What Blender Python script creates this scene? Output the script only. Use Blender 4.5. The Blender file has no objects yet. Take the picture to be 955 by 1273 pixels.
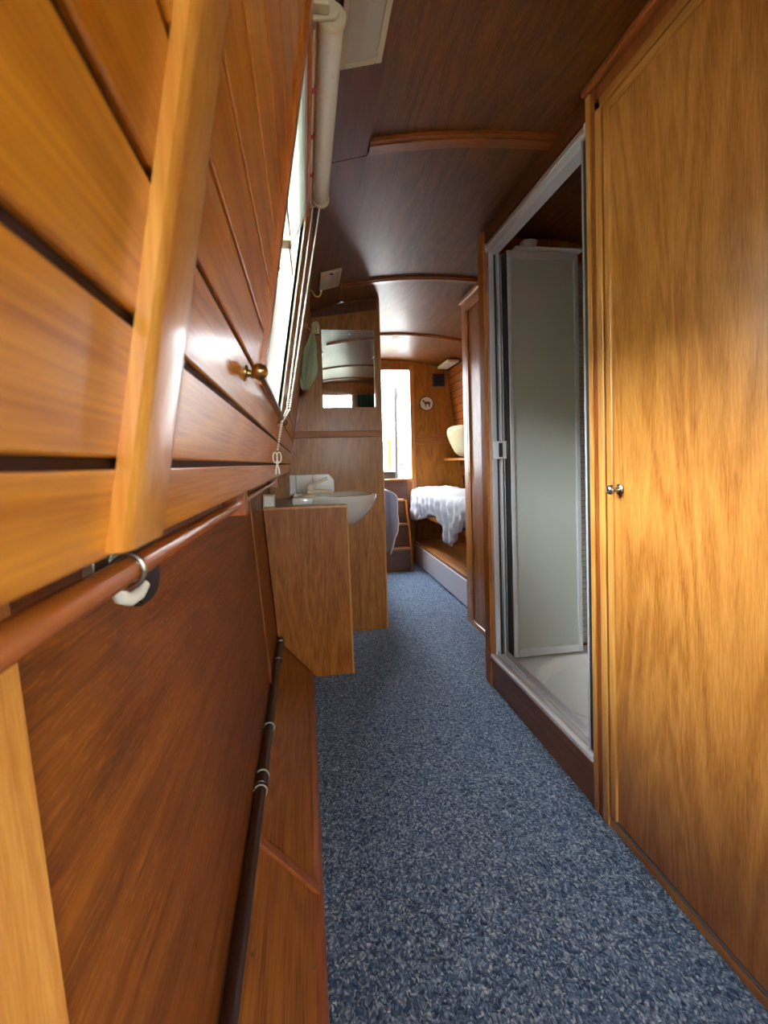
import bpy, bmesh, math, random
from mathutils import Vector, Matrix, noise
random.seed(7)
S = bpy.context.scene
COL = S.collection

# ------------------------------------------------------------------ camera
CAMH = 0.95
yaw, pitch, roll = (math.radians(a) for a in (9.3, 2.0, 1.6))
fw = Vector((math.sin(yaw)*math.cos(pitch), math.cos(yaw)*math.cos(pitch), -math.sin(pitch)))
rt0 = fw.cross(Vector((0, 0, 1))).normalized(); up0 = rt0.cross(fw)
rt = rt0*math.cos(roll) - up0*math.sin(roll); up = up0*math.cos(roll) + rt0*math.sin(roll)
cam = bpy.data.cameras.new('camera'); camo = bpy.data.objects.new('camera', cam); COL.objects.link(camo)
M = Matrix.Identity(4)
for i in range(3):
    M[i][0], M[i][1], M[i][2] = rt[i], up[i], -fw[i]
M[2][3] = CAMH
camo.matrix_world = M
cam.sensor_fit = 'VERTICAL'; cam.sensor_height = 36.0; cam.sensor_width = 36.0
cam.lens = 600.0/1273.0*36.0
cam.shift_x = -0.000283; cam.shift_y = -0.032444
cam.clip_start = 0.01
cam.dof.use_dof = True; cam.dof.focus_distance = 1.7; cam.dof.aperture_fstop = 10.0
S.camera = camo

# ------------------------------------------------------------------ world: bright overcast sky
w = bpy.data.worlds.new('overcast_sky'); S.world = w; w.use_nodes = True
bg = w.node_tree.nodes['Background']
bg.inputs[0].default_value = (0.90, 0.955, 1.0, 1); bg.inputs[1].default_value = 34.0
S.view_settings.view_transform = 'Standard'; S.view_settings.look = 'None'
S.view_settings.gamma = 1.0; S.view_settings.use_curve_mapping = False
S.view_settings.exposure = 1.0
S.cycles.max_bounces = 12; S.cycles.diffuse_bounces = 8; S.cycles.glossy_bounces = 6
S.cycles.transparent_max_bounces = 16
S.cycles.sample_clamp_indirect = 6.0

# ------------------------------------------------------------------ dimensions (metres)
KL = 0.16
def WL(z): return -0.088 + KL*(z-0.892)          # upper left cabin side leans inboard
def WLo(z): return -0.144 - 0.077*(z-0.177)      # lower left hull lining
def WR(z): return 1.42 - 0.13*(z-1.19)           # upper right cabin side
def ZC(x): return 1.885 - 0.20*(x-0.73)**2       # cambered ceiling
XR = 0.745                                       # right partition face
YB = -2.3                                        # end of the cabin behind
YF = 4.40                                        # forward bulkhead
YP = 2.69                                        # basin partition
WINS_L = [(0.72, 1.30, 1.075, 1.60), (-1.15, -0.70, 1.075, 1.60), (3.30, 3.62, 1.075, 1.60)]
WIN_R = [(-1.25, -0.40, 1.075, 1.62), (2.78, 3.12, 1.075, 1.62)]  # second opening is added out of view to light the sleeping cabin

def portal(name, loc, direction, sx, sy):
    l = bpy.data.lights.new(name, 'AREA'); l.shape = 'RECTANGLE'; l.size = sx; l.size_y = sy
    l.cycles.is_portal = True
    o = bpy.data.objects.new(name, l); COL.objects.link(o)
    o.location = loc; o.rotation_euler = Vector(direction).to_track_quat('-Z', 'Y').to_euler()
for (a, b, z0, z1) in WINS_L:
    zc = (z0+z1)/2; portal('window_daylight', (WL(zc)-0.13, (a+b)/2, zc), (1, 0, -0.16), 0.62, b-a+0.1)
for (a, b, z0, z1) in WIN_R:
    zc = (z0+z1)/2; portal('window_daylight', (WR(zc)+0.13, (a+b)/2, zc), (-1, 0, -0.13), 0.62, b-a+0.1)
portal('hatch_daylight', (0.80, 5.3, 1.35), (0, -1, 0), 0.9, 1.3)
portal('end_window_daylight', (0.52, YB-0.12, 1.28), (0, 1, 0), 0.58, 0.92)

# ------------------------------------------------------------------ materials
MATS = {}
def newmat(name):
    m = bpy.data.materials.new(name); m.use_nodes = True; MATS[name] = m
    return m, m.node_tree.nodes, m.node_tree.links, m.node_tree.nodes['Principled BSDF']
def srgb(r, g, b):
    f = lambda c: (c/255/12.92) if c/255 <= 0.04045 else ((c/255+0.055)/1.055)**2.4
    return (f(r), f(g), f(b), 1)
def wood(name, dark, light, axis='Z', rough=0.28, coat=0.35, pores=1.0, figure=1.0, bump=0.12, mid=None, fleck=0.0, spec=0.4, streak=0.5, ringk=75, dist=0.25, pl=9):
    m, N, L, P = newmat(name)
    tc = N.new('ShaderNodeTexCoord'); oi = N.new('ShaderNodeObjectInfo')
    mul = N.new('ShaderNodeMath'); mul.operation = 'MULTIPLY'; mul.inputs[1].default_value = 13.7
    L.new(oi.outputs['Random'], mul.inputs[0])
    comb = N.new('ShaderNodeCombineXYZ')
    for k in range(3): L.new(mul.outputs[0], comb.inputs[k])
    add = N.new('ShaderNodeVectorMath'); add.operation = 'ADD'
    L.new(tc.outputs['Object'], add.inputs[0]); L.new(comb.outputs[0], add.inputs[1])
    def mapped(across, along):
        mp = N.new('ShaderNodeMapping'); s = [across]*3; s['XYZ'.index(axis)] = along
        mp.inputs['Scale'].default_value = s; L.new(add.outputs[0], mp.inputs[0]); return mp
    n1 = N.new('ShaderNodeTexNoise'); n1.inputs['Scale'].default_value = 1; n1.inputs['Detail'].default_value = 2.0
    n1.inputs['Distortion'].default_value = dist
    L.new(mapped(5.0, 0.75).outputs[0], n1.inputs['Vector'])
    rg = N.new('ShaderNodeMath'); rg.operation = 'MULTIPLY'; rg.inputs[1].default_value = ringk
    L.new(n1.outputs[0], rg.inputs[0])
    sn = N.new('ShaderNodeMath'); sn.operation = 'SINE'; L.new(rg.outputs[0], sn.inputs[0])
    n2 = N.new('ShaderNodeTexNoise'); n2.inputs['Scale'].default_value = 1; n2.inputs['Detail'].default_value = 3
    L.new(mapped(380, pl).outputs[0], n2.inputs['Vector'])
    n3 = N.new('ShaderNodeTexNoise'); n3.inputs['Scale'].default_value = 1; n3.inputs['Detail'].default_value = 2
    L.new(mapped(55, 1.4).outputs[0], n3.inputs['Vector']); n3.inputs['Detail'].default_value = 4
    # f = 0.5 + 0.07*sin + 0.75*(n2-.5) + 0.6*(n3-.5)
    def madd(a, k, c):
        x = N.new('ShaderNodeMath'); x.operation = 'MULTIPLY_ADD'; L.new(a, x.inputs[0]); x.inputs[1].default_value = k
        if isinstance(c, float): x.inputs[2].default_value = c
        else: L.new(c, x.inputs[2])
        return x.outputs[0]
    f = madd(sn.outputs[0], 0.10*figure, 0.5)
    f = madd(n2.outputs[0], 1.25*pores, f); f = madd(n3.outputs[0], streak, f)
    f = madd(f, 1.0, -(0.625*pores+0.5*streak))
    if fleck:
        n4 = N.new('ShaderNodeTexNoise'); n4.inputs['Scale'].default_value = 1; n4.inputs['Detail'].default_value = 1.5
        L.new(mapped(230, 42).outputs[0], n4.inputs['Vector'])
        mr = N.new('ShaderNodeMapRange'); mr.inputs[1].default_value = 0.56; mr.inputs[2].default_value = 0.70
        L.new(n4.outputs[0], mr.inputs[0]); f = madd(mr.outputs[0], fleck, f)
    # each board a little lighter or darker
    f = madd(oi.outputs['Random'], 0.16, f); f = madd(f, 1.0, -0.08)
    rp = N.new('ShaderNodeValToRGB'); L.new(f, rp.inputs[0])
    e = rp.color_ramp.elements; e[0].position = 0.18; e[0].color = dark; e[1].position = 0.80; e[1].color = light
    if mid:
        q = rp.color_ramp.elements.new(0.5); q.color = mid
    L.new(rp.outputs[0], P.inputs['Base Color'])
    P.inputs['Roughness'].default_value = rough; P.inputs['Specular IOR Level'].default_value = spec
    P.inputs['Coat Weight'].default_value = coat; P.inputs['Coat Roughness'].default_value = 0.16
    bp = N.new('ShaderNodeBump'); bp.inputs['Strength'].default_value = bump; bp.inputs['Distance'].default_value = 0.002
    L.new(n2.outputs[0], bp.inputs['Height']); L.new(bp.outputs[0], P.inputs['Normal'])
    b2 = N.new('ShaderNodeBump'); b2.inputs['Strength'].default_value = bump*0.6; b2.inputs['Distance'].default_value = 0.002
    L.new(n2.outputs[0], b2.inputs['Height']); L.new(b2.outputs[0], P.inputs['Coat Normal'])
    return m
def plain(name, col, rough=0.5, metal=0.0, coat=0.0, spec=0.5, noise_amt=0.0, noise_scale=30, bump=0.0):
    m, N, L, P = newmat(name)
    P.inputs['Base Color'].default_value = col; P.inputs['Roughness'].default_value = rough
    P.inputs['Metallic'].default_value = metal; P.inputs['Coat Weight'].default_value = coat
    P.inputs['Specular IOR Level'].default_value = spec
    tc = N.new('ShaderNodeTexCoord'); nz = N.new('ShaderNodeTexNoise'); nz.inputs['Scale'].default_value = noise_scale
    nz.inputs['Detail'].default_value = 4; L.new(tc.outputs['Object'], nz.inputs['Vector'])
    rp = N.new('ShaderNodeValToRGB'); L.new(nz.outputs[0], rp.inputs[0])
    a = 1-noise_amt
    rp.color_ramp.elements[0].color = (col[0]*a, col[1]*a, col[2]*a, 1); rp.color_ramp.elements[0].position = 0.3
    rp.color_ramp.elements[1].color = col; rp.color_ramp.elements[1].position = 0.65
    L.new(rp.outputs[0], P.inputs['Base Color'])
    if bump:
        b = N.new('ShaderNodeBump'); b.inputs['Strength'].default_value = bump; b.inputs['Distance'].default_value = 0.003
        L.new(nz.outputs[0], b.inputs['Height']); L.new(b.outputs[0], P.inputs['Normal'])
    return m
OAK_D, OAK_L = srgb(146, 86, 28), srgb(206, 142, 68)
wood('plank_oak', srgb(186, 102, 14), srgb(236, 154, 42), 'Y', rough=0.32, coat=0.35, pores=0.8)
wood('post_oak', srgb(204, 124, 40), srgb(238, 170, 76), 'Z', rough=0.3, coat=0.5, pores=0.7)
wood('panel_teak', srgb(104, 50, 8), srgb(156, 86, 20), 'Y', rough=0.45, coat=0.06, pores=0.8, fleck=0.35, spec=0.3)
wood('ledge_oak', srgb(112, 60, 14), srgb(174, 104, 36), 'Y', rough=0.45, coat=0.06, spec=0.3)
wood('ledge_trim', srgb(132, 66, 26), srgb(170, 92, 40), 'Y', rough=0.35, coat=0.3)
wood('ledge_batten', srgb(132, 66, 26), srgb(170, 92, 40), 'X', rough=0.35, coat=0.3)
wood('door_oak', OAK_D, OAK_L, 'Z', rough=0.30, coat=0.35, figure=1.1, pores=0.65, streak=0.22, ringk=60, dist=0.9, pl=26)
wood('trim_oak', srgb(176, 112, 44), srgb(216, 158, 82), 'Z', rough=0.3, coat=0.35)
wood('trim_oak_y', srgb(160, 98, 38), srgb(206, 144, 70), 'Y', rough=0.3, coat=0.35)
wood('trim_red', srgb(120, 62, 24), srgb(158, 88, 38), 'Z', rough=0.35, coat=0.3)
wood('cabinet_oak', srgb(128, 68, 14), srgb(184, 112, 36), 'Z', rough=0.42, coat=0.08, spec=0.3, streak=0.3, dist=0.6, pl=16)
wood('ceiling_ply', srgb(76, 38, 8), srgb(118, 68, 20), 'Y', rough=0.4, coat=0.08, pores=0.8, bump=0.3, fleck=0.3, spec=0.3)
wood('ceiling_strip', srgb(76, 36, 10), srgb(112, 58, 22), 'Y', rough=0.42, coat=0.06, spec=0.3)
wood('beam_wood', srgb(104, 48, 10), srgb(152, 82, 22), 'X', rough=0.34, coat=0.3)
wood('rail_wood', srgb(172, 92, 34), srgb(204, 118, 50), 'Y', rough=0.25, coat=0.6, pores=0.4, figure=0.3)
wood('frame_wood', srgb(150, 76, 24), srgb(186, 104, 38), 'Z', rough=0.3, coat=0.4)
wood('frame_wood_y', srgb(150, 76, 24), srgb(186, 104, 38), 'Y', rough=0.3, coat=0.4)
wood('bulkhead_oak', srgb(126, 74, 20), srgb(184, 122, 48), 'Z', rough=0.45, coat=0.08, spec=0.3, streak=0.3, dist=0.6, pl=16)
wood('batten_oak', srgb(134, 78, 32), srgb(184, 118, 58), 'X', rough=0.5, coat=0.0)
wood('dark_plinth', srgb(110, 62, 30), srgb(144, 86, 44), 'Y', rough=0.4, coat=0.2)
wood('step_wood', srgb(74, 44, 26), srgb(108, 66, 38), 'X', rough=0.4, coat=0.2)
wood('tread_wood', srgb(140, 88, 44), srgb(180, 120, 66), 'X', rough=0.35, coat=0.2)
wood('bench_wood', srgb(158, 100, 48), srgb(198, 138, 76), 'Y', rough=0.4, coat=0.2)
plain('groove_dark', srgb(58, 26, 8), 0.7, spec=0.2)
plain('hull_dark', srgb(70, 42, 22), 0.7, noise_amt=0.3)
plain('chrome', (0.86, 0.87, 0.89, 1), 0.24, 0.55)
plain('satin_aluminium', (0.74, 0.75, 0.77, 1), 0.35, 0.25, coat=0.3)
plain('dark_gasket', (0.02, 0.02, 0.022, 1), 0.5)
plain('brass', (0.52, 0.36, 0.14, 1), 0.28, 1.0, noise_amt=0.35, noise_scale=60)
plain('antique_brass', (0.30, 0.20, 0.10, 1), 0.35, 1.0, noise_amt=0.3)
plain('pewter', (0.42, 0.39, 0.33, 1), 0.3, 1.0, noise_amt=0.3, noise_scale=90)
plain('white_acrylic', srgb(244, 244, 242), 0.22, 0, 0.4)
plain('ceramic', srgb(226, 224, 212), 0.12, 0, 0.6)
plain('white_tile', srgb(226, 224, 216), 0.15, 0, 0.5)
plain('grout', srgb(170, 164, 150), 0.8)
plain('tap_cream', srgb(220, 208, 180), 0.3, coat=0.2)
plain('white_plastic', srgb(232, 228, 214), 0.35)
plain('ivory_plastic', srgb(206, 194, 160), 0.4)
plain('blind_fabric', srgb(214, 208, 192), 0.75, noise_amt=0.08, noise_scale=200)
plain('white_paint', srgb(226, 228, 236), 0.35, coat=0.2)
plain('lamp_diffuser', srgb(196, 192, 178), 0.3, coat=0.2)
plain('black_plastic', srgb(26, 24, 26), 0.4)
plain('black_metal', srgb(22, 22, 24), 0.35, coat=0.2)
plain('pipe_brown', srgb(62, 36, 26), 0.35, coat=0.2, noise_amt=0.2)
plain('pale_clip', srgb(176, 164, 146), 0.5)
plain('worktop_grey', srgb(190, 182, 164), 0.35, noise_amt=0.2, noise_scale=80)
plain('linen_white', srgb(190, 192, 202), 0.85, noise_amt=0.05, noise_scale=60)
plain('linen_lilac', srgb(206, 202, 226), 0.85)
plain('cushion_cream', srgb(158, 146, 108), 0.85, noise_amt=0.08)
plain('plate_rim', srgb(96, 64, 36), 0.4)
plain('plate_print', srgb(72, 64, 58), 0.6)
plain('curtain_green', srgb(46, 92, 78), 0.85, noise_amt=0.2)
plain('grey_deck', srgb(140, 140, 136), 0.7, noise_amt=0.2)
plain('mosaic_white', srgb(206, 208, 204), 0.2)
plain('red_mark', srgb(176, 60, 70), 0.5)
plain('canal_bank', srgb(96, 98, 84), 0.9, noise_amt=0.4, noise_scale=0.8)
plain('shade_hedge_green', srgb(62, 78, 44), 0.9, noise_amt=0.5, noise_scale=6, bump=0.5)
plain('sealant', srgb(238, 238, 240), 0.35)
plain('speaker_blue', srgb(30, 38, 58), 0.5)
plain('aluminium_strip', srgb(150, 146, 142), 0.4, 0.6)
# mirror
m, N, L, P = newmat('mirror_glass'); P.inputs['Base Color'].default_value = (0.86, 0.88, 0.87, 1); P.inputs['Metallic'].default_value = 1; P.inputs['Roughness'].default_value = 0.015
# clear pane: thin sheet, transparent with fresnel reflection
def pane_mat(name, tint, frost=0.0):
    m = bpy.data.materials.new(name); m.use_nodes = True; MATS[name] = m
    N, L = m.node_tree.nodes, m.node_tree.links
    for n in list(N): N.remove(n)
    out = N.new('ShaderNodeOutputMaterial'); tr = N.new('ShaderNodeBsdfTransparent'); tr.inputs[0].default_value = tint
    gl = N.new('ShaderNodeBsdfGlossy'); gl.inputs['Roughness'].default_value = 0.03
    fr = N.new('ShaderNodeFresnel'); fr.inputs[0].default_value = 1.45
    mx = N.new('ShaderNodeMixShader'); L.new(fr.outputs[0], mx.inputs[0]); L.new(gl.outputs[0], mx.inputs[2])
    if frost:
        tl = N.new('ShaderNodeBsdfTranslucent'); tl.inputs[0].default_value = tint
        m2 = N.new('ShaderNodeMixShader'); m2.inputs[0].default_value = frost
        L.new(tr.outputs[0], m2.inputs[1]); L.new(tl.outputs[0], m2.inputs[2]); L.new(m2.outputs[0], mx.inputs[1])
    else: L.new(tr.outputs[0], mx.inputs[1])
    L.new(mx.outputs[0], out.inputs[0])
pane_mat('window_glass', (0.94, 0.96, 0.95, 1))
pane_mat('frosted_glass', (0.80, 0.82, 0.80, 1), 0.9)
# satin shower glass
m, N, L, P = newmat('shower_glass')
P.inputs['Base Color'].default_value = srgb(226, 230, 222); P.inputs['Roughness'].default_value = 0.42
tl = N.new('ShaderNodeBsdfTranslucent'); tl.inputs[0].default_value = srgb(228, 232, 224)
mx = N.new('ShaderNodeMixShader'); mx.inputs[0].default_value = 0.35
L.new(P.outputs[0], mx.inputs[1]); L.new(tl.outputs[0], mx.inputs[2]); L.new(mx.outputs[0], N['Material Output'].inputs[0])
nz = N.new('ShaderNodeTexNoise'); nz.inputs['Scale'].default_value = 700; tc = N.new('ShaderNodeTexCoord'); L.new(tc.outputs['Object'], nz.inputs['Vector'])
b = N.new('ShaderNodeBump'); b.inputs['Strength'].default_value = 0.25; b.inputs['Distance'].default_value = 0.001
L.new(nz.outputs[0], b.inputs['Height']); L.new(b.outputs[0], P.inputs['Normal'])
# bed linen lets some light through
for nm in ('linen_white',):
    mm = MATS[nm]; N, L = mm.node_tree.nodes, mm.node_tree.links; P = N['Principled BSDF']
    tl = N.new('ShaderNodeBsdfTranslucent'); tl.inputs[0].default_value = srgb(214, 214, 222)
    mx = N.new('ShaderNodeMixShader'); mx.inputs[0].default_value = 0.3
    L.new(P.outputs[0], mx.inputs[1]); L.new(tl.outputs[0], mx.inputs[2]); L.new(mx.outputs[0], N['Material Output'].inputs[0])
# thin green bag
m, N, L, P = newmat('green_polythene'); P.inputs['Base Color'].default_value = srgb(206, 220, 190); P.inputs['Roughness'].default_value = 0.3
tl = N.new('ShaderNodeBsdfTranslucent'); tl.inputs[0].default_value = srgb(200, 220, 180)
mx = N.new('ShaderNodeMixShader'); mx.inputs[0].default_value = 0.45
L.new(P.outputs[0], mx.inputs[1]); L.new(tl.outputs[0], mx.inputs[2]); L.new(mx.outputs[0], N['Material Output'].inputs[0])
# carpet
m, N, L, P = newmat('carpet_blue'); P.inputs['Roughness'].default_value = 0.95; P.inputs['Specular IOR Level'].default_value = 0.1; P.inputs['Sheen Weight'].default_value = 0.4; P.inputs['Sheen Roughness'].default_value = 0.4; P.inputs['Sheen Tint'].default_value = (0.75, 0.88, 1.0, 1)
tc = N.new('ShaderNodeTexCoord'); mp = N.new('ShaderNodeMapping'); mp.inputs['Scale'].default_value = (1, 0.75, 1); L.new(tc.outputs['Object'], mp.inputs[0])
nd = N.new('ShaderNodeTexNoise'); nd.inputs['Scale'].default_value = 60; L.new(mp.outputs[0], nd.inputs['Vector'])
ad = N.new('ShaderNodeVectorMath'); ad.operation = 'MULTIPLY_ADD'; ad.inputs[1].default_value = (0.02, 0.02, 0); L.new(nd.outputs['Color'], ad.inputs[0]); L.new(mp.outputs[0], ad.inputs[2])
vo = N.new('ShaderNodeTexVoronoi'); vo.inputs['Scale'].default_value = 230; L.new(ad.outputs[0], vo.inputs['Vector'])
sep = N.new('ShaderNodeSeparateColor'); L.new(vo.outputs['Color'], sep.inputs[0])
rp = N.new('ShaderNodeValToRGB'); L.new(sep.outputs[0], rp.inputs[0])
els = rp.color_ramp.elements; els[0].position = 0.0; els[0].color = srgb(54, 76, 106); els[1].position = 1.0; els[1].color = srgb(210, 220, 230)
q = els.new(0.35); q.color = srgb(104, 132, 166); q = els.new(0.75); q.color = srgb(156, 180, 208)
dk = N.new('ShaderNodeMix'); dk.data_type = 'RGBA'; dk.blend_type = 'MULTIPLY'; dk.inputs[0].default_value = 1
rp2 = N.new('ShaderNodeValToRGB'); L.new(vo.outputs['Distance'], rp2.inputs[0])
rp2.color_ramp.elements[0].position = 0.15; rp2.color_ramp.elements[0].color = (1, 1, 1, 1); rp2.color_ramp.elements[1].position = 0.75; rp2.color_ramp.elements[1].color = (0.30, 0.33, 0.40, 1)
L.new(rp.outputs[0], dk.inputs[6]); L.new(rp2.outputs[0], dk.inputs[7]); L.new(dk.outputs[2], P.inputs['Base Color'])
b = N.new('ShaderNodeBump'); b.inputs['Strength'].default_value = 0.9; b.inputs['Distance'].default_value = 0.004; b.invert = True
L.new(vo.outputs['Distance'], b.inputs['Height']); L.new(b.outputs[0], P.inputs['Normal'])

# ------------------------------------------------------------------ geometry helpers (all in world metres)
def box(bm, x0, x1, y0, y1, z0, z1, bev=0.0):
    x0, x1 = sorted((x0, x1)); y0, y1 = sorted((y0, y1)); z0, z1 = sorted((z0, z1))
    vs = [bm.verts.new((x, y, z)) for x in (x0, x1) for y in (y0, y1) for z in (z0, z1)]
    fs = [(0, 1, 3, 2), (4, 6, 7, 5), (0, 4, 5, 1), (2, 3, 7, 6), (0, 2, 6, 4), (1, 5, 7, 3)]
    faces = [bm.faces.new([vs[i] for i in f]) for f in fs]
    if bev:
        ed = list({e for f in faces for e in f.edges})
        bmesh.ops.bevel(bm, geom=ed, offset=bev, segments=2, affect='EDGES', profile=0.5)
    return bm
def prism(bm, poly, axis, a, b, bev=0.0):
    """poly = 2-D points in the two other axes (cyclic order XY / XZ / YZ), extruded from a to b"""
    def p3(u, v, t):
        return {'X': (t, u, v), 'Y': (u, t, v), 'Z': (u, v, t)}[axis]
    A = [bm.verts.new(p3(u, v, a)) for u, v in poly]; B = [bm.verts.new(p3(u, v, b)) for u, v in poly]
    n = len(poly); fs = [bm.faces.new(A), bm.faces.new(B[::-1])]
    for i in range(n): fs.append(bm.faces.new((A[i], B[i], B[(i+1) % n], A[(i+1) % n])))
    if bev:
        ed = list({e for f in fs for e in f.edges})
        bmesh.ops.bevel(bm, geom=ed, offset=bev, segments=2, affect='EDGES', profile=0.5)
    return bm
def tube(bm, pts, r, seg=10, caps=True):
    pts = [Vector(p) for p in pts]; rings = []
    rr = r if isinstance(r, (list, tuple)) else [r]*len(pts)
    t0 = (pts[1]-pts[0]).normalized(); ref = Vector((0, 0, 1)) if abs(t0.z) < 0.9 else Vector((1, 0, 0))
    nrm = t0.cross(ref).normalized()
    for i, p in enumerate(pts):
        t = (pts[min(i+1, len(pts)-1)] - pts[max(i-1, 0)]).normalized()
        nrm = (nrm - t*nrm.dot(t)).normalized(); bn = t.cross(nrm)
        rings.append([bm.verts.new(p + (nrm*math.cos(2*math.pi*k/seg) + bn*math.sin(2*math.pi*k/seg))*rr[i]) for k in range(seg)])
    for a, b in zip(rings, rings[1:]):
        for k in range(seg): bm.faces.new((a[k], a[(k+1) % seg], b[(k+1) % seg], b[k]))
    if caps: bm.faces.new(rings[0][::-1]); bm.faces.new(rings[-1])
    return bm
def lathe(bm, prof, origin, axis, seg=20):
    """prof = [(radius, distance along axis)]"""
    ax = Vector(axis).normalized(); ref = Vector((0, 0, 1)) if abs(ax.z) < 0.9 else Vector((1, 0, 0))
    u = ax.cross(ref).normalized(); v = ax.cross(u); o = Vector(origin); rings = []
    for r, d in prof:
        if r < 1e-6: rings.append([bm.verts.new(o+ax*d)])
        else: rings.append([bm.verts.new(o+ax*d+(u*math.cos(2*math.pi*k/seg)+v*math.sin(2*math.pi*k/seg))*r) for k in range(seg)])
    for a, b in zip(rings, rings[1:]):
        for k in range(seg):
            k2 = (k+1) % seg
            if len(a) == 1 and len(b) == 1: continue
            if len(a) == 1: bm.faces.new((a[0], b[k2], b[k]))
            elif len(b) == 1: bm.faces.new((a[k], a[k2], b[0]))
            else: bm.faces.new((a[k], a[k2], b[k2], b[k]))
    if len(rings[0]) > 1: bm.faces.new(rings[0])
    if len(rings[-1]) > 1: bm.faces.new(rings[-1][::-1])
    return bm
def ball(bm, c, r, u=14, v=10, sc=(1, 1, 1)):
    res = bmesh.ops.create_uvsphere(bm, u_segments=u, v_segments=v, radius=r)
    for q in res['verts']: q.co = Vector((q.co.x*sc[0], q.co.y*sc[1], q.co.z*sc[2])) + Vector(c)
    return bm
def B(): return bmesh.new()
def obj(name, bm, mat, parent=None, smooth=False, label=None):
    me = bpy.data.meshes.new(name)
    bmesh.ops.recalc_face_normals(bm, faces=bm.faces[:])
    bm.to_mesh(me); bm.free(); me.materials.append(MATS[mat])
    if smooth:
        for p in me.polygons: p.use_smooth = True
        me.set_sharp_from_angle(angle=math.radians(40))
    o = bpy.data.objects.new(name, me); COL.objects.link(o)
    if parent: setparent(o, parent)
    if label: o['label'] = label
    return o
def setparent(o, parent):
    o.parent = parent
    par = parent; loc = Vector((0, 0, 0))
    while par is not None: loc += par.location; par = par.parent
    # parents are pure translations; meshes keep world coordinates
    o.matrix_parent_inverse = Matrix.Translation(-parent_world(parent))
def parent_world(p):
    if p.parent is None: return p.location.copy()
    return Vector((0, 0, 0)) if p.type == 'MESH' else p.location.copy()
def tag(o, label, cat, group=None, kind=None):
    o['label'] = label; o['category'] = cat
    if group: o['group'] = group
    if kind: o['kind'] = kind
    return o
def thing(name, loc, label, cat, group=None, kind=None):
    e = bpy.data.objects.new(name, None); e.location = loc; e.empty_display_size = 0.05; COL.objects.link(e)
    return tag(e, label, cat, group, kind)
def inst(src, name, parent, loc):
    o = src.copy(); o.name = name; COL.objects.link(o); o.location = loc
    return o

# ================================================================== SETTING
# ground and water level outside the hull ---------------------------
g_ = obj('ground', box(B(), -40, 40, -40, 45, -0.62, -0.60), 'canal_bank'); tag(g_, 'dull bank and water around the boat outside the windows', 'ground', kind='structure')
for hx, hname in ((-6.0, 'added unseen hedgerow cutting low sky light at the left windows'), (7.5, 'added unseen hedgerow cutting low sky light at the right windows')):  # unseen hedges added on both sides to block light from the horizon
    bm = B(); nY, ring_ = 60, []
    for j in range(nY+1):
        y = -16+34*j/nY; row = []
        for (dx, z) in ((-0.9, -0.6), (-1.0, 1.2), (-0.7, 2.5), (0.0, 2.9), (0.7, 2.5), (1.0, 1.2), (0.9, -0.6)):
            d = noise.noise(Vector((hx+dx*1.3, y*0.9, z)))*0.35
            row.append(bm.verts.new((hx+dx+d, y, z+(d if z > 0 else 0))))
        ring_.append(row)
    for a, b in zip(ring_, ring_[1:]):
        for i in range(6): bm.faces.new((a[i], a[i+1], b[i+1], b[i]))
    bm.faces.new(ring_[0]); bm.faces.new(ring_[-1][::-1])
    tag(obj('shade_hedge', bm, 'shade_hedge_green', smooth=True), hname, 'shade_hedge', kind='structure')
# floor ------------------------------------------------------------
f = obj('floor', box(B(), -0.02, 1.44, YB, YF, -0.05, 0.0), 'carpet_blue')
tag(f, 'blue flecked loop pile carpet along the narrow cabin floor', 'carpet', kind='structure')

# ceiling ----------------------------------------------------------
def ceil_poly(xa, xb, dz=0.0, th=0.02, n=14):
    xs = [xa+(xb-xa)*i/n for i in range(n+1)]
    return [(x, ZC(x)+dz) for x in xs] + [(x, ZC(x)+dz+th) for x in xs[::-1]]
beamsY = [(-1.60, -1.55), (-0.30, -0.25), (1.325, 1.385), (2.39, 2.45), (3.47, 3.52)]
c = obj('ceiling', prism(B(), ceil_poly(-0.02, 1.40, 0.016), 'Y', YB-0.1, YF+0.02), 'groove_dark')
tag(c, 'cambered dark varnished plywood ceiling with cross beams', 'ceiling', kind='structure')
ys = [YB] + [0.5*(a+b) for a, b in beamsY] + [YF]
for a, b in zip(ys, ys[1:]):
    o = obj('ceiling_panel', prism(B(), ceil_poly(0.205, 1.375, 0.0, 0.014), 'Y', a, b), 'ceiling_ply', c, smooth=True)
for a, b in ((YB, -0.30), (-0.297, 1.388), (1.391, 2.69), (2.72, YF)):
    obj('edge_board', prism(B(), [(0.045, 1.778), (0.2035, 1.822), (0.2035, 1.836), (0.045, 1.792)], 'Y', a, b), 'ceiling_strip', c)
for a, b in beamsY:
    bm = B(); p = ceil_poly(0.2055, 1.36, -0.011, 0.0108, 20)
    prism(bm, p, 'Y', a, b); 
    prism(bm, ceil_poly(0.2055, 1.36, -0.016, 0.006, 20), 'Y', a+0.014, b-0.014)
    obj('ceiling_beam', bm, 'beam_wood', c)

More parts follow.
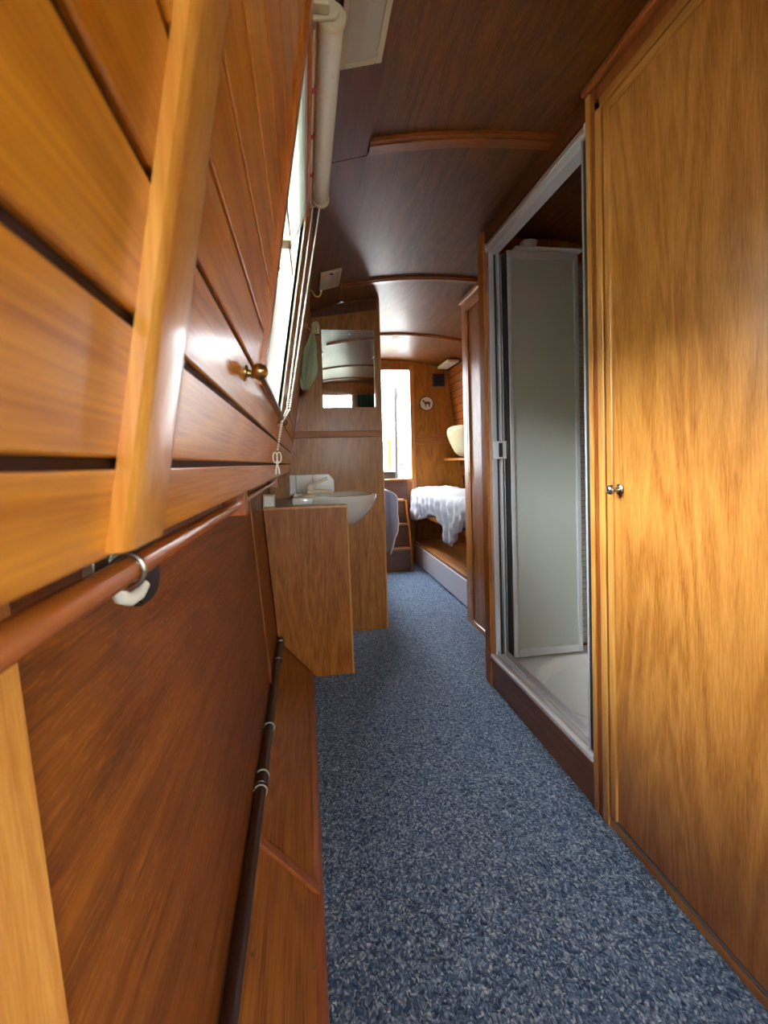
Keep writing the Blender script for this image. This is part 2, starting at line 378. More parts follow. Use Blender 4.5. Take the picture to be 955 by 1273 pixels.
# left upper wall: backing with window openings, tongue-and-groove planks
def wl_poly(z0, z1, d0, d1):
    """strip of the leaning left side between heights z0..z1, from d0 (behind) to d1 (in front) of its face"""
    return [(WL(z0)+d0, z0), (WL(z1)+d0, z1), (WL(z1)+d1, z1), (WL(z0)+d1, z0)]
ZT = 1.785
bm = B()
prism(bm, wl_poly(0.914, 1.075, -0.070, -0.0035), 'Y', YB, YF)
prism(bm, wl_poly(1.60, ZT+0.03, -0.070, -0.0035), 'Y', YB, YF)
edges = [YB] + [v for wdw in sorted(WINS_L) for v in wdw[:2]] + [YF]
for a, b in zip(edges[0::2], edges[1::2]): prism(bm, wl_poly(1.075, 1.60, -0.070, -0.0035), 'Y', a, b)
wl = obj('wall_left', bm, 'groove_dark')
tag(wl, 'inward leaning left cabin side lined with orange varnished oak planks', 'wall', kind='structure')
grooves = [0.952, 1.013, 1.073, 1.132, 1.194, 1.257, 1.321, 1.386, 1.451, 1.516, 1.581, 1.646, 1.711, 1.783]
def plank(za, zb, ya, yb, par, X=WL, sgn=1, mat='plank_oak', g=0.0030, ch=0.0012, d=0.0045):
    za += g; zb -= g
    poly = [(X(za)-sgn*d, za), (X(zb)-sgn*d, zb), (X(zb)-sgn*ch, zb), (X(zb-ch), zb-ch), (X(za+ch), za+ch), (X(za)-sgn*ch, za)]
    return obj('plank', prism(B(), poly, 'Y', ya, yb), mat, par)
for za, zb in zip(grooves, grooves[1:]):
    if zb <= 1.075 or za >= 1.58: segs = [(YB, YP), (2.72, YF)]
    else:
        e = [YB] + [v for wdw in sorted(WINS_L) for v in (wdw[0]-0.012, wdw[1]+0.002)] + [YF]
        segs = list(zip(e[0::2], e[1::2])); 
        a, b = segs[2]; segs[2:3] = [(a, YP), (2.72, b)]
    for a, b in segs: plank(za, zb, a, b, wl)
# lowest board, slightly proud, with a lip below
for a, b in ((YB, YP), (2.72, YF)):
    obj('bottom_board', prism(B(), [(WL(0.9125)-0.012, 0.9125), (WL(0.950)-0.012, 0.950), (WL(0.950), 0.950), (WL(0.9125), 0.9125)], 'Y', a, b, 0.0012), 'plank_oak', wl)
# vertical cover strips on the planks
def rounded_strip(ya, yb, z0, z1, d):
    bm = B(); n = 6; prof = []
    for i in range(n+1): prof.append((ya + (yb-ya)*i/n))
    ring0, ring1 = [], []
    cs = [(ya, 0.0), (ya, d*0.7), (ya+0.004, d*0.93), (ya+0.010, d), (yb-0.010, d), (yb-0.004, d*0.93), (yb, d*0.7), (yb, 0.0)]
    A = [bm.verts.new((WL(z0)+q, y, z0)) for y, q in cs]; Bv = [bm.verts.new((WL(z1)+q, y, z1)) for y, q in cs]
    for i in range(len(cs)): bm.faces.new((A[i], A[(i+1) % 8], Bv[(i+1) % 8], Bv[i]))
    bm.faces.new(A[::-1]); bm.faces.new(Bv); return bm
obj('cover_post', rounded_strip(0.219, 0.276, 0.9145, 1.784, 0.009), 'post_oak', wl, smooth=True, label='pale rounded oak cover strip')
obj('cover_post', rounded_strip(-1.42, -1.365, 0.893, 1.784, 0.010), 'post_oak', wl, smooth=True)

# window in the left side ------------------------------------------
def window(name, a, b, z0, z1, X, sgn, label, detail=True):
    win = thing(name, (X(z0), (a+b)/2, z0), label, 'window', kind='structure')
    def strip(za, zb, d0, d1): return [(X(za)+sgn*d0, za), (X(zb)+sgn*d0, zb), (X(zb)+sgn*d1, zb), (X(za)+sgn*d1, za)]
    # wooden architrave: four pieces
    t, e = 0.026, 0.007
    for (za, zb, ya, yb, mt) in ((z0-0.002, z1+0.002, a-t, a, 'frame_wood'), (z0-0.002, z1+0.002, b, b+0.004, 'white_plastic'), (z1, z1+t*0.6, a-t, b+0.005, 'frame_wood_y'), (z0-0.010, z0, a-t*0.3, b+0.005, 'frame_wood_y')):
        obj('architrave', prism(B(), strip(za, zb, -0.010, e if mt != 'white_plastic' else 0.0012), 'Y', ya, yb, 0.001), mt, win)
    # reveal lining
    for (za, zb, ya, yb) in ((z0, z1, a, a+0.006), (z0, z1, b-0.006, b), (z1-0.006, z1, a, b), (z0, z0+0.006, a, b)):
        obj('reveal', prism(B(), strip(za, zb, -0.074, -0.0102), 'Y', ya, yb), 'white_plastic', win)
    # aluminium frame with rounded inner corners
    bm = B(); R = 0.045; fwid = 0.011; n = 6
    def rr(y0, y1, q0, q1, r):
        pts = []
        for (cy, cz, s) in ((y1-r, q1-r, 0), (y0+r, q1-r, 1), (y0+r, q0+r, 2), (y1-r, q0+r, 3)):
            for i in range(n+1):
                th = math.pi/2*(s+i/n); pts.append((cy+r*math.cos(th), cz+r*math.sin(th)))
        return pts
    o_ = rr(a+0.006, b-0.006, z0+0.006, z1-0.006, 0.012); i_ = rr(a+0.006+fwid, b-0.006-fwid, z0+0.006+fwid, z1-0.006-fwid, R)
    lay = []
    for d in (-0.072, -0.058):
        lay.append([bm.verts.new((X(z)+sgn*d, y, z)) for y, z in o_]); lay.append([bm.verts.new((X(z)+sgn*d, y, z)) for y, z in i_])
    k = len(o_)
    for i in range(k):
        j = (i+1) % k
        bm.faces.new((lay[0][i], lay[0][j], lay[1][j], lay[1][i])); bm.faces.new((lay[2][i], lay[2][j], lay[3][j], lay[3][i]))
        bm.faces.new((lay[1][i], lay[1][j], lay[3][j], lay[3][i])); bm.faces.new((lay[0][i], lay[0][j], lay[2][j], lay[2][i]))
    fr = obj('frame', bm, 'satin_aluminium', win, smooth=True)
    zt = z0 + (z1-z0)*0.66
    obj('transom', prism(B(), strip(zt-0.008, zt+0.008, -0.072, -0.058), 'Y', a+0.015, b-0.015, 0.001), 'satin_aluminium', win)
    obj('pane', prism(B(), strip(z0+0.015, zt, -0.067, -0.065), 'Y', a+0.02, b-0.02), 'window_glass', win)
    # hopper leaf hinged on the transom and tilted inboard at the top
    tilt = 0.058 if detail else 0.0
    def hop(y, z, d): return (X(z)+sgn*(-0.062 + tilt*(z-zt)/(z1-zt) + d), y, z)
    za_, zb_ = zt+0.010, z1-0.012; oo = rr(a+0.022, b-0.022, za_, zb_, 0.040); ii = rr(a+0.031, b-0.031, za_+0.009, zb_-0.009, 0.034)
    bm = B(); lay = [[bm.verts.new(hop(y, z, d)) for y, z in q] for d in (0.0, 0.010) for q in (oo, ii)]; k = len(oo)
    for i in range(k):
        j = (i+1) % k
        bm.faces.new((lay[0][i], lay[0][j], lay[1][j], lay[1][i])); bm.faces.new((lay[2][i], lay[2][j], lay[3][j], lay[3][i]))
        bm.faces.new((lay[1][i], lay[1][j], lay[3][j], lay[3][i])); bm.faces.new((lay[0][i], lay[0][j], lay[2][j], lay[2][i]))
    hf = obj('hopper_leaf', bm, 'satin_aluminium', win, smooth=True)
    bm = B(); A_ = [bm.verts.new(hop(y, z, 0.004)) for y, z in ii]; B_ = [bm.verts.new(hop(y, z, 0.006)) for y, z in ii]
    bm.faces.new(A_[::-1]); bm.faces.new(B_)
    for i in range(k): bm.faces.new((A_[i], A_[(i+1) % k], B_[(i+1) % k], B_[i]))
    obj('hopper_pane', bm, 'frosted_glass', hf)
    if detail:
        for yy in (a+0.17, a+0.36):
            bm = B(); zq = zt+0.012
            box(bm, X(zq)-sgn*0.050, X(zq)-sgn*0.012, yy, yy+0.04, zq, zq+0.004, 0.001)
            tube(bm, [(X(zq)-sgn*0.016, yy+0.02, zq+0.002), (X(zq)-sgn*0.012, yy+0.035, zq-0.06)], 0.0022, 6)
            obj('hopper_stay', bm, 'antique_brass', win)
    return win
window('window_1', *WINS_L[0], WL, 1, 'bright window in the left wall under the roller blind')
window('window_2', *WINS_L[1], WL, 1, 'left wall window beside the camera end of the cabin', False)
window('window_3', *WINS_L[2], WL, 1, 'left wall window above the bunk in the sleeping cabin', False)

# left lower hull lining --------------------------------------------
bm = B(); prism(bm, [(WLo(0.10)-0.02, 0.10), (WLo(0.92)-0.02, 0.92), (WLo(0.92), 0.92), (WLo(0.10), 0.10)], 'Y', YB, YF)
lo = obj('wall_left_lower', bm, 'panel_teak')
tag(lo, 'reddish brown plywood hull lining below the handrail', 'wall', kind='structure')
obj('gunwale_soffit', box(B(), -0.23, WL(0.914)-0.004, YB, YF, 0.9135, 0.928), 'panel_teak', lo)
def lo_strip(ya, yb, z0, z1, d, mat, bev=0.0015, name='batten'):
    return obj(name, prism(B(), [(WLo(z0)-0.001, z0), (WLo(z1)-0.001, z1), (WLo(z1)+d, z1), (WLo(z0)+d, z0)], 'Y', ya, yb, bev), mat, lo)
lo_strip(0.270, 0.345, 0.16, 0.905, 0.006, 'post_oak')
lo_strip(1.70, 1.718, 0.19, 0.90, 0.007, 'trim_red', 0.003)
lo_strip(-1.2, -1.125, 0.16, 0.905, 0.006, 'post_oak')
for (y, z) in ((0.781, 0.703), (1.62, 0.80), (0.62, 0.40), (1.02, 0.50)):
    obj('screw', lathe(B(), [(0.0035, -0.001), (0.0035, 0.0006), (0, 0.0012)], (WLo(z), y, z), (1, 0, 0.077), 10), 'antique_brass', lo)
# sloped boxing at floor level
lg = obj('baseboard_left', prism(B(), [(-0.16, 0.0), (0.0, 0.0), (0.002, 0.012), (-0.147, 0.172), (-0.16, 0.172)], 'Y', YB, YF), 'groove_dark')
tag(lg, 'sloping oak boxing along the foot of the left wall', 'baseboard', kind='structure')
def ledge_pts(t0, t1, th):
    a, b_ = Vector((0.002, 0.012)), Vector((-0.147, 0.172)); u = (b_-a); nn = Vector((u.y, -u.x)).normalized()
    p0, p1 = a+u*t0, a+u*t1
    return [tuple(p0), tuple(p1), tuple(p1+nn*th), tuple(p0+nn*th)]
for a, b in ((YB, -0.6), (-0.597, 1.020), (1.042, 2.70)):
    obj('ledge_panel', prism(B(), ledge_pts(0.03, 1.0, 0.004), 'Y', a, b), 'ledge_oak', lg)
obj('ledge_batten', prism(B(), ledge_pts(0.04, 0.96, 0.011), 'Y', 1.018, 1.044, 0.003), 'ledge_batten', lg)
obj('edge_strip', prism(B(), [(-0.012, 0.0), (0.008, 0.0), (0.010, 0.016), (0.004, 0.024), (-0.010, 0.030)], 'Y', YB, 2.70, 0.001), 'ledge_trim', lg)
for (y, t) in ((0.80, 0.78), (1.80, 0.72), (0.86, 0.12), (1.3, 0.1)):
    q = ledge_pts(t, t+0.01, 0.004)[2]
    obj('screw', lathe(B(), [(0.004, -0.001), (0.004, 0.0006), (0, 0.0012)], (q[0], y, q[1]), (0.73, 0, 0.68), 10), 'antique_brass', lg)

# right partition with the cupboard door ------------------------------
bm = B(); Yd0, Yd1, Zd = 0.40, 1.098, 1.795
box(bm, XR+0.004, XR+0.035, 1.098, 1.168, 0.0, 1.885)         # stud between door and shower
box(bm, XR+0.004, XR+0.035, 0.30, Yd0, 0.0, 1.885)
box(bm, XR+0.004, XR+0.035, Yd0, Yd1, Zd+0.004, 1.885)
box(bm, XR+0.035, 1.50, 1.10, 1.168, 0.0, 1.86)               # partition between cupboard and shower
box(bm, XR+0.035, 1.50, 0.30, 0.34, 0.0, 1.86)
wr = obj('wall_right', bm, 'bulkhead_oak')
tag(wr, 'right hand oak partition holding the cupboard door and shower opening', 'wall', kind='structure')
def rbox(name, ya, yb, z0, z1, d, mat, bev=0.002, par=None, lab=None):
    return obj(name, box(B(), XR-d, XR+0.006, ya, yb, z0, z1, bev), mat, par or wr, label=lab)
rbox('jamb_edge', 1.150, 1.169, 0.0, 1.880, 0.004, 'trim_oak')
rbox('jamb_board', 1.126, 1.150, 0.0, 1.880, 0.000, 'trim_red', 0.001)
rbox('door_stop', 1.102, 1.126, 0.0, 1.800+0.024, 0.006, 'trim_oak')
rbox('head_stop', Yd0, 1.126, 1.800, 1.824, 0.006, 'trim_oak_y')
rbox('head_board', 0.30, 1.126, 1.824, 1.862, 0.000, 'trim_red', 0.001)
rbox('cornice', 0.30, 1.169, 1.866, 1.884, 0.016, 'ledge_trim', 0.004)
rbox('wall_board', 0.30, Yd0-0.004, 0.0, 1.862, 0.002, 'door_oak')
rbox('threshold', Yd0, 1.126, 0.0, 0.020, 0.002, 'trim_oak_y', 0.002)
rbox('sill_strip', Yd0, 1.090, 0.021, 0.027, 0.001, 'aluminium_strip', 0.0005)
# door_1
d1 = thing('door_1', (XR, (Yd0+Yd1)/2, 0.03), 'flush varnished oak cupboard door with a pewter knob on the right', 'door', kind='structure')
obj('door_panel', box(B(), XR+0.002, XR+0.022, Yd0+0.006, 1.080, 0.030, 1.775), 'door_oak', d1)
obj('lipping', box(B(), XR-0.004, XR+0.022, 1.074, 1.096, 0.029, 1.796, 0.002), 'trim_oak', d1)
obj('lipping', box(B(), XR-0.004, XR+0.022, Yd0+0.004, 1.0735, 1.774, 1.796, 0.002), 'trim_oak_y', d1)
kn = obj('knob', lathe(B(), [(0.0, -0.003), (0.013, -0.002), (0.0135, 0.001), (0.011, 0.003), (0.007, 0.004), (0.0055, 0.008), (0.0055, 0.014), (0.009, 0.017), (0.0118, 0.021), (0.0118, 0.025), (0.010, 0.029), (0.006, 0.031), (0.005, 0.0305), (0, 0.0305)], (XR-0.001, 1.052, 0.868), (-1, 0, 0), 24), 'pewter', d1, smooth=True, label='turned pewter knob with round rose')
# right hull side
bm = B()
def wr_poly(z0, z1, d0, d1): return [(WR(z0)+d0, z0), (WR(z1)+d0, z1), (WR(z1)+d1, z1), (WR(z0)+d1, z0)]
prism(bm, wr_poly(0.0, 1.075, 0.0035, 0.070), 'Y', YB, YF); prism(bm, wr_poly(1.62, 1.84, 0.0035, 0.070), 'Y', YB, YF)
for a, b in ((YB, WIN_R[0][0]), (WIN_R[0][1], WIN_R[1][0]), (WIN_R[1][1], YF)): prism(bm, wr_poly(1.075, 1.62, 0.0035, 0.070), 'Y', a, b)
wrh = obj('wall_right_hull', bm, 'groove_dark')
tag(wrh, 'right cabin side lined with oak planks beyond the bunk', 'wall', kind='structure')
for za, zb in zip([0.80]+grooves, grooves):
    if zb <= 1.075 or za > 1.60: segs = [(YB, 0.30), (2.72, YF)]
    else: segs = [(YB, WIN_R[0][0]-0.01), (WIN_R[0][1]+0.002, 0.30), (2.72, WIN_R[1][0]-0.002), (WIN_R[1][1]+0.002, YF)]
    for a, b in segs: plank(za, zb, a, b, wrh, WR, -1, 'panel_teak' if a > 2 else 'plank_oak')  # sleeping cabin planks take a darker wood to paint in their shade
window('window_4', *WIN_R[0], WR, -1, 'right wall window behind the camera', False)
window('fill_window_6', *WIN_R[1], WR, -1, 'added unseen right wall window brightening the sleeping cabin behind the wardrobe', False)  # hidden window put in to brighten the left sheet and far floor

# end wall behind, with window -------------------------------------------
bm = B()
for (xa, xb, z0, z1) in ((-0.25, 0.26, 0, 1.9), (0.78, 1.50, 0, 1.9), (0.26, 0.78, 0, 0.86), (0.26, 0.78, 1.70, 1.9)):
    box(bm, xa, xb, YB-0.03, YB, z0, z1)
wb = obj('wall_back', bm, 'bulkhead_oak'); tag(wb, 'oak end wall behind, seen only in the mirror', 'wall', kind='structure')
w5 = thing('window_5', (0.52, YB, 0.86), 'end window with wooden glazing bars, seen in the mirror', 'window', kind='structure')
for z in (0.86, 1.30, 1.46, 1.68): obj('glazing_bar', box(B(), 0.26, 0.78, YB-0.02, YB+0.012, z, z+0.02, 0.002), 'frame_wood_y', w5)
for x in (0.26, 0.51, 0.76): obj('glazing_bar', box(B(), x, x+0.02, YB-0.022, YB+0.010, 0.86, 1.70, 0.002), 'frame_wood', w5)
obj('pane', box(B(), 0.26, 0.78, YB-0.012, YB-0.009, 0.86, 1.70), 'window_glass', w5)
cu = thing('curtain', (1.06, YB+0.05, 0.9), 'dark green pleated curtain beside the end window, seen in the mirror', 'curtain')
bm = B(); n = 72; A = []; 
for z in (0.95, 1.30, 1.69):
    A.append([bm.verts.new((0.86+0.42*i/n, YB+0.05+0.018*math.sin(i*0.95)*(1.2-(z-0.95)*0.5), z)) for i in range(n+1)])
for r0, r1 in zip(A, A[1:]):
    for i in range(n): bm.faces.new((r0[i], r0[i+1], r1[i+1], r1[i]))
o = obj('fabric', bm, 'curtain_green', cu, smooth=True); o.modifiers.new('thick', 'SOLIDIFY').thickness = 0.002
obj('rod', tube(B(), [(0.82, YB+0.05, 1.695), (1.32, YB+0.05, 1.695)], 0.006, 10), 'brass', cu, smooth=True)

# basin partition -----------------------------------------------------
XPR = 0.434
bm = B(); prism(bm, [(WLo(0.0), 0.0), (XPR, 0.0), (XPR, ZC(XPR)), (0.3, ZC(0.3)), (0.2, 1.822), (WL(1.778), 1.778), (WL(0.905), 0.905), (WLo(0.905), 0.905)], 'Y', YP, YP+0.028)
wp = obj('wall_partition', bm, 'bulkhead_oak'); tag(wp, 'oak panelled partition carrying the mirror above the basin', 'wall', kind='structure')
obj('rail_batten', box(B(), WL(1.12)-0.002, XPR-0.004, YP-0.010, YP+0.001, 1.092, 1.128, 0.003), 'batten_oak', wp)
obj('edge_lipping', box(B(), XPR-0.001, XPR+0.006, YP-0.002, YP+0.030, 0.0, ZC(XPR)-0.002, 0.002), 'trim_oak', wp)
obj('top_board', prism(B(), [(0.05, 1.745), (XPR-0.01, 1.80), (XPR-0.01, 1.862), (0.2, 1.822), (0.06, 1.779)], 'Y', YP-0.006, YP+0.001, 0.001), 'ceiling_strip', wp)
obj('corner_bead', prism(B(), [(WL(0.90)+0.001, 0.90), (WL(1.77)+0.001, 1.77), (WL(1.77)+0.010, 1.77), (WL(0.90)+0.010, 0.90)], 'Y', YP-0.008, YP, 0.002), 'trim_red', wp)
for x, z in ((0.28, 0.905), (0.275, 1.16), (0.05, 1.175)):
    obj('screw_hole', lathe(B(), [(0.006, -0.001), (0.006, 0.001), (0.003, 0.0015), (0, 0.001)], (x, YP, z), (0, -1, 0), 12), 'antique_brass', wp)
# splashback tiles: two and a half pieces, the right one with a clipped corner
obj('splash_backing', prism(B(), [(-0.087, 0.780), (0.1575, 0.780), (0.1575, 0.858), (0.128, 0.8925), (-0.087, 0.8925)], 'Y', YP-0.004, YP), 'grout', wp)
for poly in ([(-0.085, 0.782), (-0.052, 0.782), (-0.052, 0.891), (-0.085, 0.891)], [(-0.049, 0.782), (0.038, 0.782), (0.038, 0.891), (-0.049, 0.891)],
             [(0.041, 0.782), (0.156, 0.782), (0.156, 0.857), (0.127, 0.891), (0.041, 0.891)]):
    obj('tile', prism(B(), poly, 'Y', YP-0.010, YP-0.003, 0.0015), 'white_tile', wp)

# forward bulkhead with hatch doorway -----------------------------------
XD0, XD1, ZD0, ZD1 = 0.60, 0.985, 0.76, 1.795
bm = B()
box(bm, -0.2, XD0, YF, YF+0.03, 0, 1.90); box(bm, XD1, 1.5, YF, YF+0.03, 0, 1.90)
box(bm, XD0, XD1, YF, YF+0.03, ZD1, 1.90); box(bm, XD0, XD1, YF, YF+0.03, 0, ZD0)
we = obj('wall_front', bm, 'bulkhead_oak'); tag(we, 'oak bulkhead at the far end with a bright doorway', 'wall', kind='structure')
obj('door_post', box(B(), XD1-0.006, XD1+0.035, YF-0.014, YF+0.032, 0.62, 1.83, 0.003), 'trim_oak', we)
obj('door_head', box(B(), XD0-0.03, XD1+0.035, YF-0.012, YF+0.030, ZD1-0.002, ZD1+0.028, 0.003), 'batten_oak', we)
obj('rail_batten', box(B(), 1.022, 1.415, YF-0.010, YF, 1.098, 1.188, 0.004), 'batten_oak', we)
d2 = thing('door_2', (0.98, YF+0.05, 0.8), 'open pale cabin door lit white in the far doorway', 'door', kind='structure')
prismv = [(0.978, YF+0.036), (0.955, YF+0.50), (0.972, YF+0.501), (0.995, YF+0.036)]
obj('leaf', prism(B(), prismv, 'Z', 0.79, 1.785, 0.002), 'white_paint', d2)
obj('bolt', tube(B(), [(0.957, YF+0.30, 1.36), (0.953, YF+0.38, 1.36)], 0.006, 8), 'black_metal', d2)

# ================================================================== THINGS ON THE LEFT SIDE
# roller blind ---------------------------------------------------------
zB, xB = 1.665, 0.066; yB0, yB1 = 0.795, 1.345
rb = thing('roller_blind', (xB, (yB0+yB1)/2, zB), 'rolled up cream roller blind over the left window with bead chain', 'blind')
obj('fabric_roll', lathe(B(), [(0.0, 0), (0.019, 0), (0.0205, 0.002), (0.0205, yB1-yB0-0.022), (0.019, yB1-yB0-0.02), (0, yB1-yB0-0.02)], (xB, yB0+0.01, zB), (0, 1, 0), 28), 'blind_fabric', rb, smooth=True)
obj('end_cap', lathe(B(), [(0.0, -0.006), (0.010, -0.006), (0.012, -0.002), (0.021, -0.002), (0.0235, 0.001), (0.0235, 0.009), (0, 0.009)], (xB, yB0, zB), (0, 1, 0), 28), 'ivory_plastic', rb, smooth=True)
obj('end_cap', lathe(B(), [(0.0, 0), (0.0235, 0), (0.0235, 0.010), (0.018, 0.014), (0, 0.014)], (xB, yB1-0.012, zB), (0, 1, 0), 28), 'ivory_plastic', rb, smooth=True)
obj('bracket_arm', box(B(), WL(zB)-0.002, xB-0.004, yB0-0.030, yB0-0.010, zB-0.012, zB+0.020, 0.003), 'ivory_plastic', rb)
for y0 in (yB0-0.010, yB1+0.002):
    obj('bracket', prism(B(), [(WL(zB)-0.004, zB-0.020), (xB+0.006, zB-0.012), (xB+0.012, zB), (xB+0.006, zB+0.014), (WL(zB)-0.001, zB+0.024)], 'Y', y0, y0+0.006, 0.001), 'ivory_plastic', rb)
bar = obj('bottom_bar', prism(B(), [(xB-0.037, zB-0.016), (xB-0.026, zB-0.016), (xB-0.025, zB-0.012), (xB-0.025, zB+0.010), (xB-0.037, zB+0.010), (xB-0.038, zB-0.012)], 'Y', yB0+0.012, yB1-0.008, 0.001), 'white_plastic', rb)
for y in (0.93, 1.06, 1.20): obj('red_stitch', box(B(), xB-0.030, xB-0.022, y, y+0.012, zB-0.0175, zB-0.010, 0.001), 'red_mark', bar)
obj('catch', box(B(), WL(zB)-0.004, xB-0.036, 1.20, 1.235, zB-0.018, zB+0.006, 0.002), 'white_plastic', rb)
def chain_pts():
    A = [Vector((0.064, 1.352, 1.655)), Vector((-0.030, 1.125, 1.075)), Vector((-0.046, 1.095, 1.045)), Vector((-0.058, 1.06, 0.978))]
    Bq = [Vector((0.0455, 1.356, 1.655)), Vector((-0.036, 1.120, 1.075)), Vector((-0.048, 1.093, 1.045)), Vector((-0.057, 1.058, 0.978))]
    out = []
    for Q in (A, Bq):
        for p, q in zip(Q, Q[1:]):
            n = max(2, int((q-p).length/0.0062))
            out += [p.lerp(q, i/n) for i in range(n)]
    return out
bm = B()
for p in chain_pts():
    r = bmesh.ops.create_icosphere(bm, subdivisions=1, radius=0.0026)
    for v in r['verts']: v.co += p
ch = obj('bead_chain', bm, 'white_plastic', rb, smooth=True); ch['kind'] = 'stuff'
bm = B()
for sg in (-1, 1):
    tube(bm, [(-0.058 + sg*0.004 + 0.0045*sg*math.sin(t), 1.058+0.002*sg, 0.966 + 0.011*math.cos(t)) for t in [i*math.pi/8 for i in range(17)]], 0.0015, 8)
    tube(bm, [(-0.058, 1.058, 0.953), (-0.058+sg*0.003, 1.057, 0.940), (-0.058+sg*0.004, 1.057, 0.930)], 0.0016, 8)
ball(bm, (-0.058, 1.058, 0.953), 0.0032, 10, 8)
obj('chain_knot', bm, 'white_plastic', rb, smooth=True)

# brass rod below the window ---------------------------------------------
zR = 1.054; xRod = WL(zR)+0.016
rod = thing('brass_rod', (xRod, 0.88, zR), 'thin aged brass curtain rod with ball finial below the left window', 'rod')
obj('rod', tube(B(), [(xRod, 0.565, zR), (xRod, 1.215, zR)], 0.0042, 12), 'antique_brass', rod, smooth=True)
obj('finial', ball(B(), (xRod, 0.556, zR), 0.0092, 20, 14), 'brass', rod, smooth=True)
obj('finial', ball(B(), (xRod, 1.222, zR), 0.0085, 20, 14), 'brass', rod, smooth=True)
for y in (0.562, 1.19):
    obj('stem', lathe(B(), [(0.0, -0.001), (0.009, -0.001), (0.009, 0.0015), (0.0045, 0.003), (0.0038, 0.006), (0.0055, 0.008), (0.0038, 0.010), (0.004, 0.016), (0, 0.018)], (WL(zR), y, zR), (1, 0, -0.16), 18), 'brass', rod, smooth=True)

# handrail ------------------------------------------------------------------
xH, zH = -0.130, 0.8765
hr = thing('handrail', (xH, 0.5, zH), 'round varnished wooden handrail under the left wall ledge', 'handrail')
obj('rail', tube(B(), [(xH, y, zH) for y in (-1.8, -1, 0, 0.4, 0.945)], 0.0098, 20), 'rail_wood', hr, smooth=True)
obj('rail', tube(B(), [(xH, y, zH+0.002) for y in (0.93, 1.4, 2.03)], 0.0080, 20), 'rail_wood', hr, smooth=True)
for y in (0.930, 2.02, -1.8):
    obj('end_block', box(B(), xH-0.024, xH+0.020, y, y+0.024, zH-0.020, 0.913, 0.002), 'frame_wood_y', hr)
# strap and ring
bm = B()
tube(bm, [(xH+0.0125*math.cos(t), 0.372, zH+0.0125*math.sin(t)) for t in [i*2*math.pi/20 for i in range(21)]], 0.0022, 8)
obj('ring', bm, 'pewter', hr, smooth=True)
obj('strap', box(B(), xH-0.018, xH-0.010, 0.345, 0.372, zH-0.006, 0.913, 0.001), 'pewter', hr)
# white hook on black plate
hk = thing('coat_hook', (WLo(0.83), 0.58, 0.80), 'white curved hook and black plate under the handrail near the cover strip', 'hook')
bm = B(); pl = []
for (y, z) in ((0.545, 0.900), (0.545, 0.825), (0.552, 0.808), (0.570, 0.797), (0.600, 0.795), (0.625, 0.800), (0.640, 0.815), (0.645, 0.835), (0.645, 0.900)): pl.append((y, z))
A = [bm.verts.new((WLo(z)+0.0005, y, z)) for y, z in pl]; C_ = [bm.verts.new((WLo(z)+0.010, y, z)) for y, z in pl]
bm.faces.new(A[::-1]); bm.faces.new(C_)
for i in range(len(pl)): bm.faces.new((A[i], A[(i+1) % len(pl)], C_[(i+1) % len(pl)], C_[i]))
bmesh.ops.bevel(bm, geom=[e for e in bm.edges if e.verts[0] in C_ and e.verts[1] in C_], offset=0.003, segments=2, affect='EDGES')
obj('back_plate', bm, 'black_plastic', hk)
obj('hook', tube(B(), [(-0.160, 0.428, 0.912), (-0.160, 0.428, 0.875), (-0.159, 0.430, 0.853), (-0.157, 0.436, 0.842), (-0.154, 0.447, 0.837), (-0.151, 0.460, 0.838), (-0.149, 0.471, 0.844)], [0.006, 0.006, 0.0062, 0.0064, 0.0064, 0.006, 0.0048], 14), 'white_plastic', hk, smooth=True)

# heating pipe on the boxing ---------------------------------------------------
xP, zP = -0.128, 0.186
pp = thing('heating_pipe', (xP, 1.0, zP-0.012), 'dark brown pipe running along the top of the sloped boxing', 'pipe')
obj('pipe', tube(B(), [(xP, -1.9, zP), (xP, 0.5, zP), (xP, 1.2, zP), (xP, 2.08, zP)], 0.0125, 18), 'pipe_brown', pp, smooth=True)
for y, l in ((1.155, 0.035), (1.20, 0.012), (1.90, 0.03), (2.09, 0.03)):
    obj('coupling', lathe(B(), [(0.0125, 0), (0.0165, 0.002), (0.0165, l-0.002), (0.0125, l)], (xP, y, zP), (0, 1, 0), 18), 'pipe_brown', pp, smooth=True)
for y in (1.143, 1.20, 1.42):
    bm = B(); tube(bm, [(xP+0.0150*math.cos(t), y, zP+0.0150*math.sin(t)) for t in [-0.9+i*0.28 for i in range(13)]], 0.0022, 6)
    tube(bm, [(xP-0.0148, y, zP+0.003), (WLo(zP)+0.001, y, zP+0.004)], 0.0024, 6)
    obj('pipe_clip', bm, 'pale_clip', pp, smooth=True)

